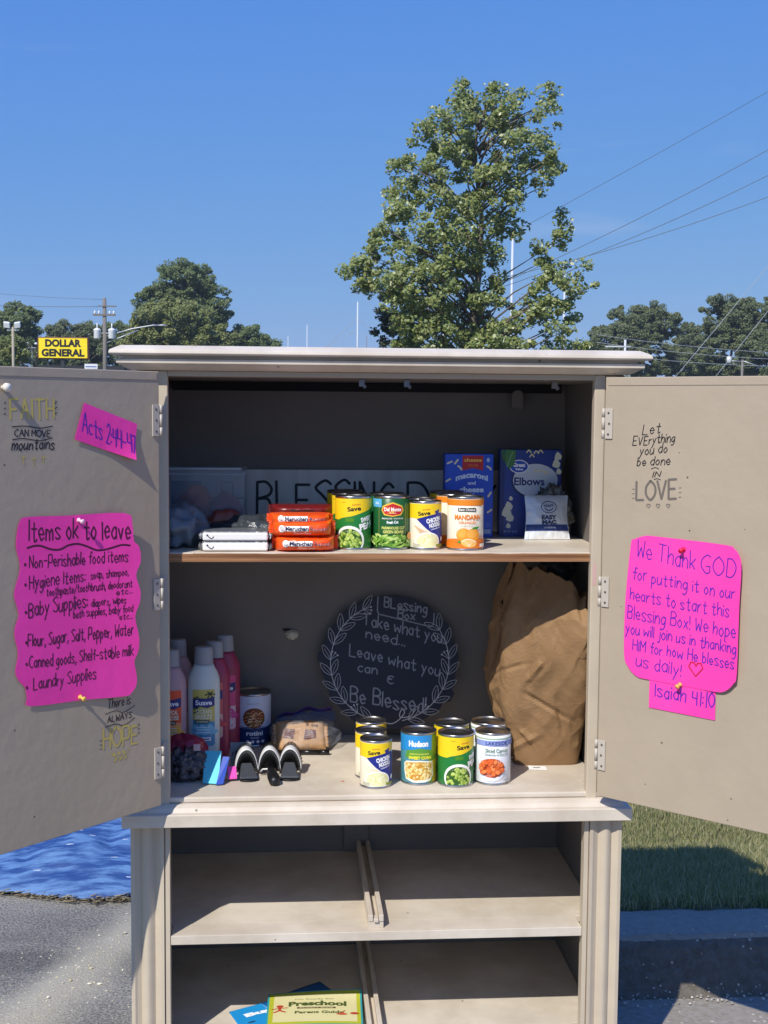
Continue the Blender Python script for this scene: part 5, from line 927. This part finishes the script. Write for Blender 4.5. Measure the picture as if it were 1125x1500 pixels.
# ------------------------------------------------------------------ zip bag of brown packets
t = thing('zip_bag', 'clear zip bag holding brown printed packets, lying on floor', 'bag', (.29, .40, LZ))
blob('', '', '', (.275, .385, LZ + .001), .082, .07, .040, mat('zip_clear', '#c9ced6', .1, bump=(45, 1, .008), alpha=.16, spec=.9), .2, 30, 33, parent=t, part='film')
b = MB(); b.grid(lambda u, v: (.212 + u * .13, .43 + .02 * u + .01 * v, LZ + .05 + .018 * math.sin(u * 2.3) + .010 * (1 - v) * 1 + .004 * math.sin(u * 14)), 30, 4); b.build('zip_strip', mat('purple_strip', '#4a2a7e', .3), t, solid=.001)
b = MB(); b.grid(lambda u, v: (.21 + u * .14, .40 + .03 * u + .03 * v, LZ + .035 + .016 * math.sin(u * 2.3) + .018 * v + .003 * math.sin(u * 20)), 30, 6); b.build('upper_film', mat('blue_clear', '#5c79a8', .2, alpha=.45), t)
def d_tan(b):
    MR = '#5e2a2a'; b.poly([(-.042, -.012), (-.018, -.016), (-.014, .008), (-.034, .011)], MR); b.poly([(.006, -.018), (.034, -.014), (.034, .006), (.010, .008)], MR); b.type('2 oz', .026, .020, .030, .008, '#4a2622', .02, -.15); b.line([(-.03, .024), (-.005, .025)], .002, '#7a5a44')
    for q in range(4): b.line([(-.038 + .002 * q, -.009 + q * .005), (-.019 + .002 * q, -.013 + q * .005)], .0008, '#a87a6a'); b.line([(.009, -.014 + q * .005), (.032, -.011 + q * .0045)], .0008, '#a87a6a')
TANP = mat('tan_packet', '#c9a070', .6, bump=(40, .8, .004), vary=(12, '#b08456', .2))
pillow('snack_packet', 'front tan packet with two brown panels inside the zip bag', 'packet', (.268, .352, LZ + .034), .056, .036, .014, TANP, d_tan, .04, 'tan packets', seed=31, nz=.003, tilt=rad(-42))
pillow('snack_packet', 'tan packet lying flat underneath the front printed packet', 'packet', (.262, .385, LZ + .020), .054, .018, .05, TANP, None, .02, 'tan packets', seed=33, nz=.004)
pillow('snack_packet', 'tan packet with a white strip on top of the pile', 'packet', (.272, .395, LZ + .048), .046, .008, .03, TANP, lambda k: k.rect(-.03, .001, .026, .006, '#efe9df'), .02, 'tan packets', seed=37, nz=.003)
# marker
t = thing('marker_pen', 'black marker pen lying in front of the zip bag', 'pen', (.295, .315, LZ)); b = MB(); b.tube([(.262, .312, LZ + .006), (.31, .309, LZ + .006)], .0058, 12); b.build('barrel', mat('black_plastic', '#101013', .3), t)
b = MB(); b.tube([(.3102, .309, LZ + .006), (.333, .3075, LZ + .006)], [.0064, .0058], 12); b.build('cap', mat('black_plastic', '#101013', .3), t)

# ------------------------------------------------------------------ brushes with arched white band
BLK = mat('black_rubber', '#0f1012', .45); DGR = mat('dark_grey_plastic', '#3a3d42', .5)
for i, (x, y, rz, lb, down) in enumerate([(.150, .150, .12, 'left one of three black brushes with white arched bands', 0), (.199, .150, .0, 'middle black brush, its round black handle pointing forward', 1), (.243, .152, -.05, 'right one of three black brushes with white arched bands', 0)]):
    t = thing('brush', lb, 'brush', (x, y, LZ), rz, 'three small brushes')
    W_, H_ = .0235, .056
    def arch(th): return (W_ * math.cos(th), H_ * math.sin(th) ** .85 if math.sin(th) > 0 else 0)
    b = MB(); b.grid(lambda u, v: ((lambda p: (p[0], -.002 + .024 * v, max(.006, p[1]) + .003 * v))(arch(math.pi * (.05 + .90 * u)))), 26, 4); b.build('band', mat('band_white', '#dcdcda', .4), t, rel=False, solid=.0012)
    b = MB()
    for q in range(22):
        th = math.pi * (.08 + .84 * q / 21); p = arch(th)
        for yy in (0, .012, .024): b.tube([(p[0] * .97, yy, max(.004, p[1] * .97)), (p[0] * .62, yy + .003, max(.006, p[1] * .60))], .0016, 4)
        b.tube([(p[0] * 1.0, .026, max(.004, p[1])), (p[0] * 1.1, .034, p[1] * 1.08 + .003)], .0014, 4)
    b.build('bristles', BLK, t, rel=False); b = MB(); b.grid(lambda u, v: ((lambda p: (p[0] * v, .031, max(.003, p[1] * v) + .003))(arch(math.pi * u))), 20, 4); b.build('back_plate', BLK, t, rel=False)
    if down: b = MB(); b.tube([(0, .012, .012), (.003, -.012, .014), (.008, -.048, .0115), (.012, -.078, .0085), (.0125, -.084, .008)], [.005, .0085, .0125, .0115, .006], 14); b.build('handle', BLK, t, rel=False); b = MB(); b.tube([(-.02, -.002, .008), (-.014, -.008, .016), (0, -.010, .017), (.013, -.006, .012)], .0018, 6); b.build('rim', mat('band_white', '#e6e6e4', .4), t, rel=False)
    else:
        b = MB(); b.add([(-.012, -.004, .030), (.010, -.004, .030), (.021, -.040, .009), (-.019, -.040, .009), (-.012, -.002, .012), (.010, -.002, .012), (.021, -.042, .0035), (-.019, -.042, .0035)], [(0, 1, 2, 3), (7, 6, 5, 4), (0, 3, 7, 4), (1, 0, 4, 5), (2, 1, 5, 6), (3, 2, 6, 7)]); b.build('wedge', DGR, t, .0025, 3, rel=False)
        b = MB(); b.lathe([(0, 0), (.020, .0005), (.021, .003), (.019, .0035), (0, .0035)], (.002, -.038, 0), 24, sy=.62); b.build('foot', BLK, t, rel=False)
t = thing('sticky_pad', 'pale card with black dashes standing behind the left brush', 'card', (.135, .21, LZ)); b = MB(); b.box(.113, .158, .205, .209, LZ, LZ + .058); b.build('card', mat('grey_card', '#8a9096', .6), t)
k = Ink(lambda u, v, h: (u, .2048 - h, v)); 
for q in range(6): k.line([(.117 + .0065 * q, LZ + .030 + .002 * (q % 3)), (.119 + .0065 * q, LZ + .038 + .002 * (q % 3))], .0022, INK)
k.build('print', t)
# cards
for nm, lb, P4, cc, th in [('index_card', 'bright cyan card pack leaning by the left jamb', [(.061, .092, .0), (.094, .080, .001), (.098, .128, .058), (.064, .138, .056)], '#5fd3ec', .004),
    ('index_card', 'dark blue booklet edge between the cyan and pink cards', [(.088, .078, .0), (.103, .082, .0), (.115, .116, .048), (.101, .118, .049)], '#2e4fae', .004), ('sticky_note', 'small bright pink sticky pad by the left brush', [(.113, .1065, .0035), (.1305, .110, .0035), (.1275, .126, .025), (.109, .122, .026)], '#f04fae', .004)]:
    b = MB(); b.add([(x, y, LZ + .001 + z) for x, y, z in P4], [(0, 1, 2, 3)]); tag(b.build(nm, mat('card_' + cc.strip('#'), cc, .5), solid=-th), lb, 'card')
# mesh bag with crumbly pieces
t = thing('snack_bag', 'red printed clear bag of grey-brown treats at the left front', 'bag', (.03, .125, LZ))
blob('', '', '', (.022, .13, LZ + .002), .046, .035, .040, mat('treat_film', '#6a6468', .2, bump=(80, 1, .010), vary=(70, '#26262e', .12)), .28, 80, 41, parent=t, part='treats', n=64)
blob('', '', '', (.016, .150, LZ + .030), .050, .030, .036, mat('red_print_film', '#9e1f44', .3, bump=(50, .8, .005), vary=(26, '#6e1632', .2)), .2, 40, 43, parent=t, part='printed_film')
k = Ink(lambda u, v, h: (.02 + u, .112 - h, LZ + .07 + v)); k.rect(.020, -.004, .034, .010, '#b9a0a8'); k.build('print', t)

# ------------------------------------------------------------------ booklets
def book(label, c, w, d, rz, th, cover, design, curl=.01, tilt=0):
    t = thing('booklet', label, 'booklet', c, rz, 'booklets on the lower shelf'); t.rotation_euler = (tilt, 0, rz)
    f = lambda u, v, h: (u, v, th + .0003 + h + curl * max(0, (v / (d / 2))) ** 3 * (.5 + u / w) + .0025 * math.sin((u / w + .5) * 3.1))
    b = MB(); b.grid(lambda p, q: f((p - .5) * w, (q - .5) * d, 0), 20, 16); b.build('cover', cover, t, rel=False, solid=.0004)
    b = MB(); b.grid(lambda p, q: (lambda P: (P[0] * .985, P[1] * .985, P[2] - .0012))(f((p - .5) * w, (q - .5) * d, 0)), 20, 16); b.build('pages', mat('page_white', '#ebe8e0', .7), t, rel=False, solid=max(.001, th - .0015))
    k = Ink(lambda u, v, h: f(u * w / .205, v * d / .272, h), cell=.012, base=.0006, step=.00008); design(k); k.build('print', t, rel=False); return t
def d_pre(k):
    w, d = .205, .27
    k.poly([(-w / 2, -d / 2), (w / 2, -d / 2), (w / 2, d / 2), (-w / 2, d / 2)], '#2f9aa0'); k.rect(-w / 2 + .004, -d / 2 + .006, w / 2 - .004, d / 2 - .005, '#b5b832'); k.rect(-w / 2 + .014, -d / 2 + .024, w / 2 - .012, d / 2 - .024, '#d9d19c')
    k.type('I\'m Ready for', .0, .075, .085, .012, '#7a7a50', .02); k.type('Preschool', .006, .036, .125, .040, '#4b5a2c', .05, 0, .006); k.rect(-.038, -.003, .045, .010, '#4b3a2a'); k.type('ACTIVITY BOOK', .004, .0035, .075, .008, '#d9d19c', .02); k.type('Parent Guide', .010, -.034, .105, .022, '#4b5a2c', .035)
    for (x, y) in ((-.075, .0),): k.ell(x, y + .020, .008, .011, '#b8402a', 10); k.line([(x, y + .012), (x, y - .014), (x - .012, y - .03)], .006, '#b8402a'); k.line([(x, y - .014), (x + .012, y - .03)], .006, '#b8402a'); k.line([(x - .016, y - .004), (x, y + .004), (x + .016, y + .006)], .005, '#b8402a')
    k.ell(.058, -.052, .012, .008, '#c4583a', 10); k.ell(.085, -.045, .010, .009, '#b8402a', 10); k.line([(.058, -.046), (.064, -.024)], .003, '#c4583a')
def d_bug(k):
    k.rect(-.1, -.133, .1, .133, '#1f8fd0'); k.poly([(-.1, -.133), (.1, -.133), (.1, -.095), (0, -.110), (-.1, -.08)], '#7ab648'); k.type('Bugs', -.03, .065, .09, .040, '#f4f6f8', .06, .1); k.type('Day', .01, .01, .07, .035, '#f4f6f8', .06, .1); k.ell(-.07, .0, .010, .006, '#26304a', 10)
book('blue picture booklet lying half under the yellow guide', (.222, .105, .2345), .185, .135, .36, .004, mat('cover_blue', '#1f8fd0', .35), d_bug, .006)
book('dark blue booklet corner sticking out behind the yellow guide', (.285, .150, .2425), .16, .13, .62, .003, mat('cover_dkblue', '#145a9a', .35), lambda k: k.rect(-.02, .07, .0, .08, '#9fc4e6'), .004)
book('yellow preschool parent guide on top of the blue booklets', (.297, .098, .2490), .205, .140, -.03, .008, mat('cover_green', '#2f8a8e', .35), d_pre, .010, .02)

# ------------------------------------------------------------------ thin summer haze
hz = MB(); hz.box(-85, 85, -58, 262, GZ - 1.6, 30)
hm = bpy.data.materials.new('haze_air'); hm.use_nodes = True; hm.node_tree.nodes.clear()
ho = hm.node_tree.nodes.new('ShaderNodeOutputMaterial'); pv = hm.node_tree.nodes.new('ShaderNodeVolumePrincipled'); pv.inputs['Color'].default_value = (.82, .9, 1, 1); pv.inputs['Density'].default_value = .00045; pv.inputs['Anisotropy'].default_value = .1
hm.node_tree.links.new(pv.outputs[0], ho.inputs['Volume']); tag(hz.build('haze', hm), kind='stuff')
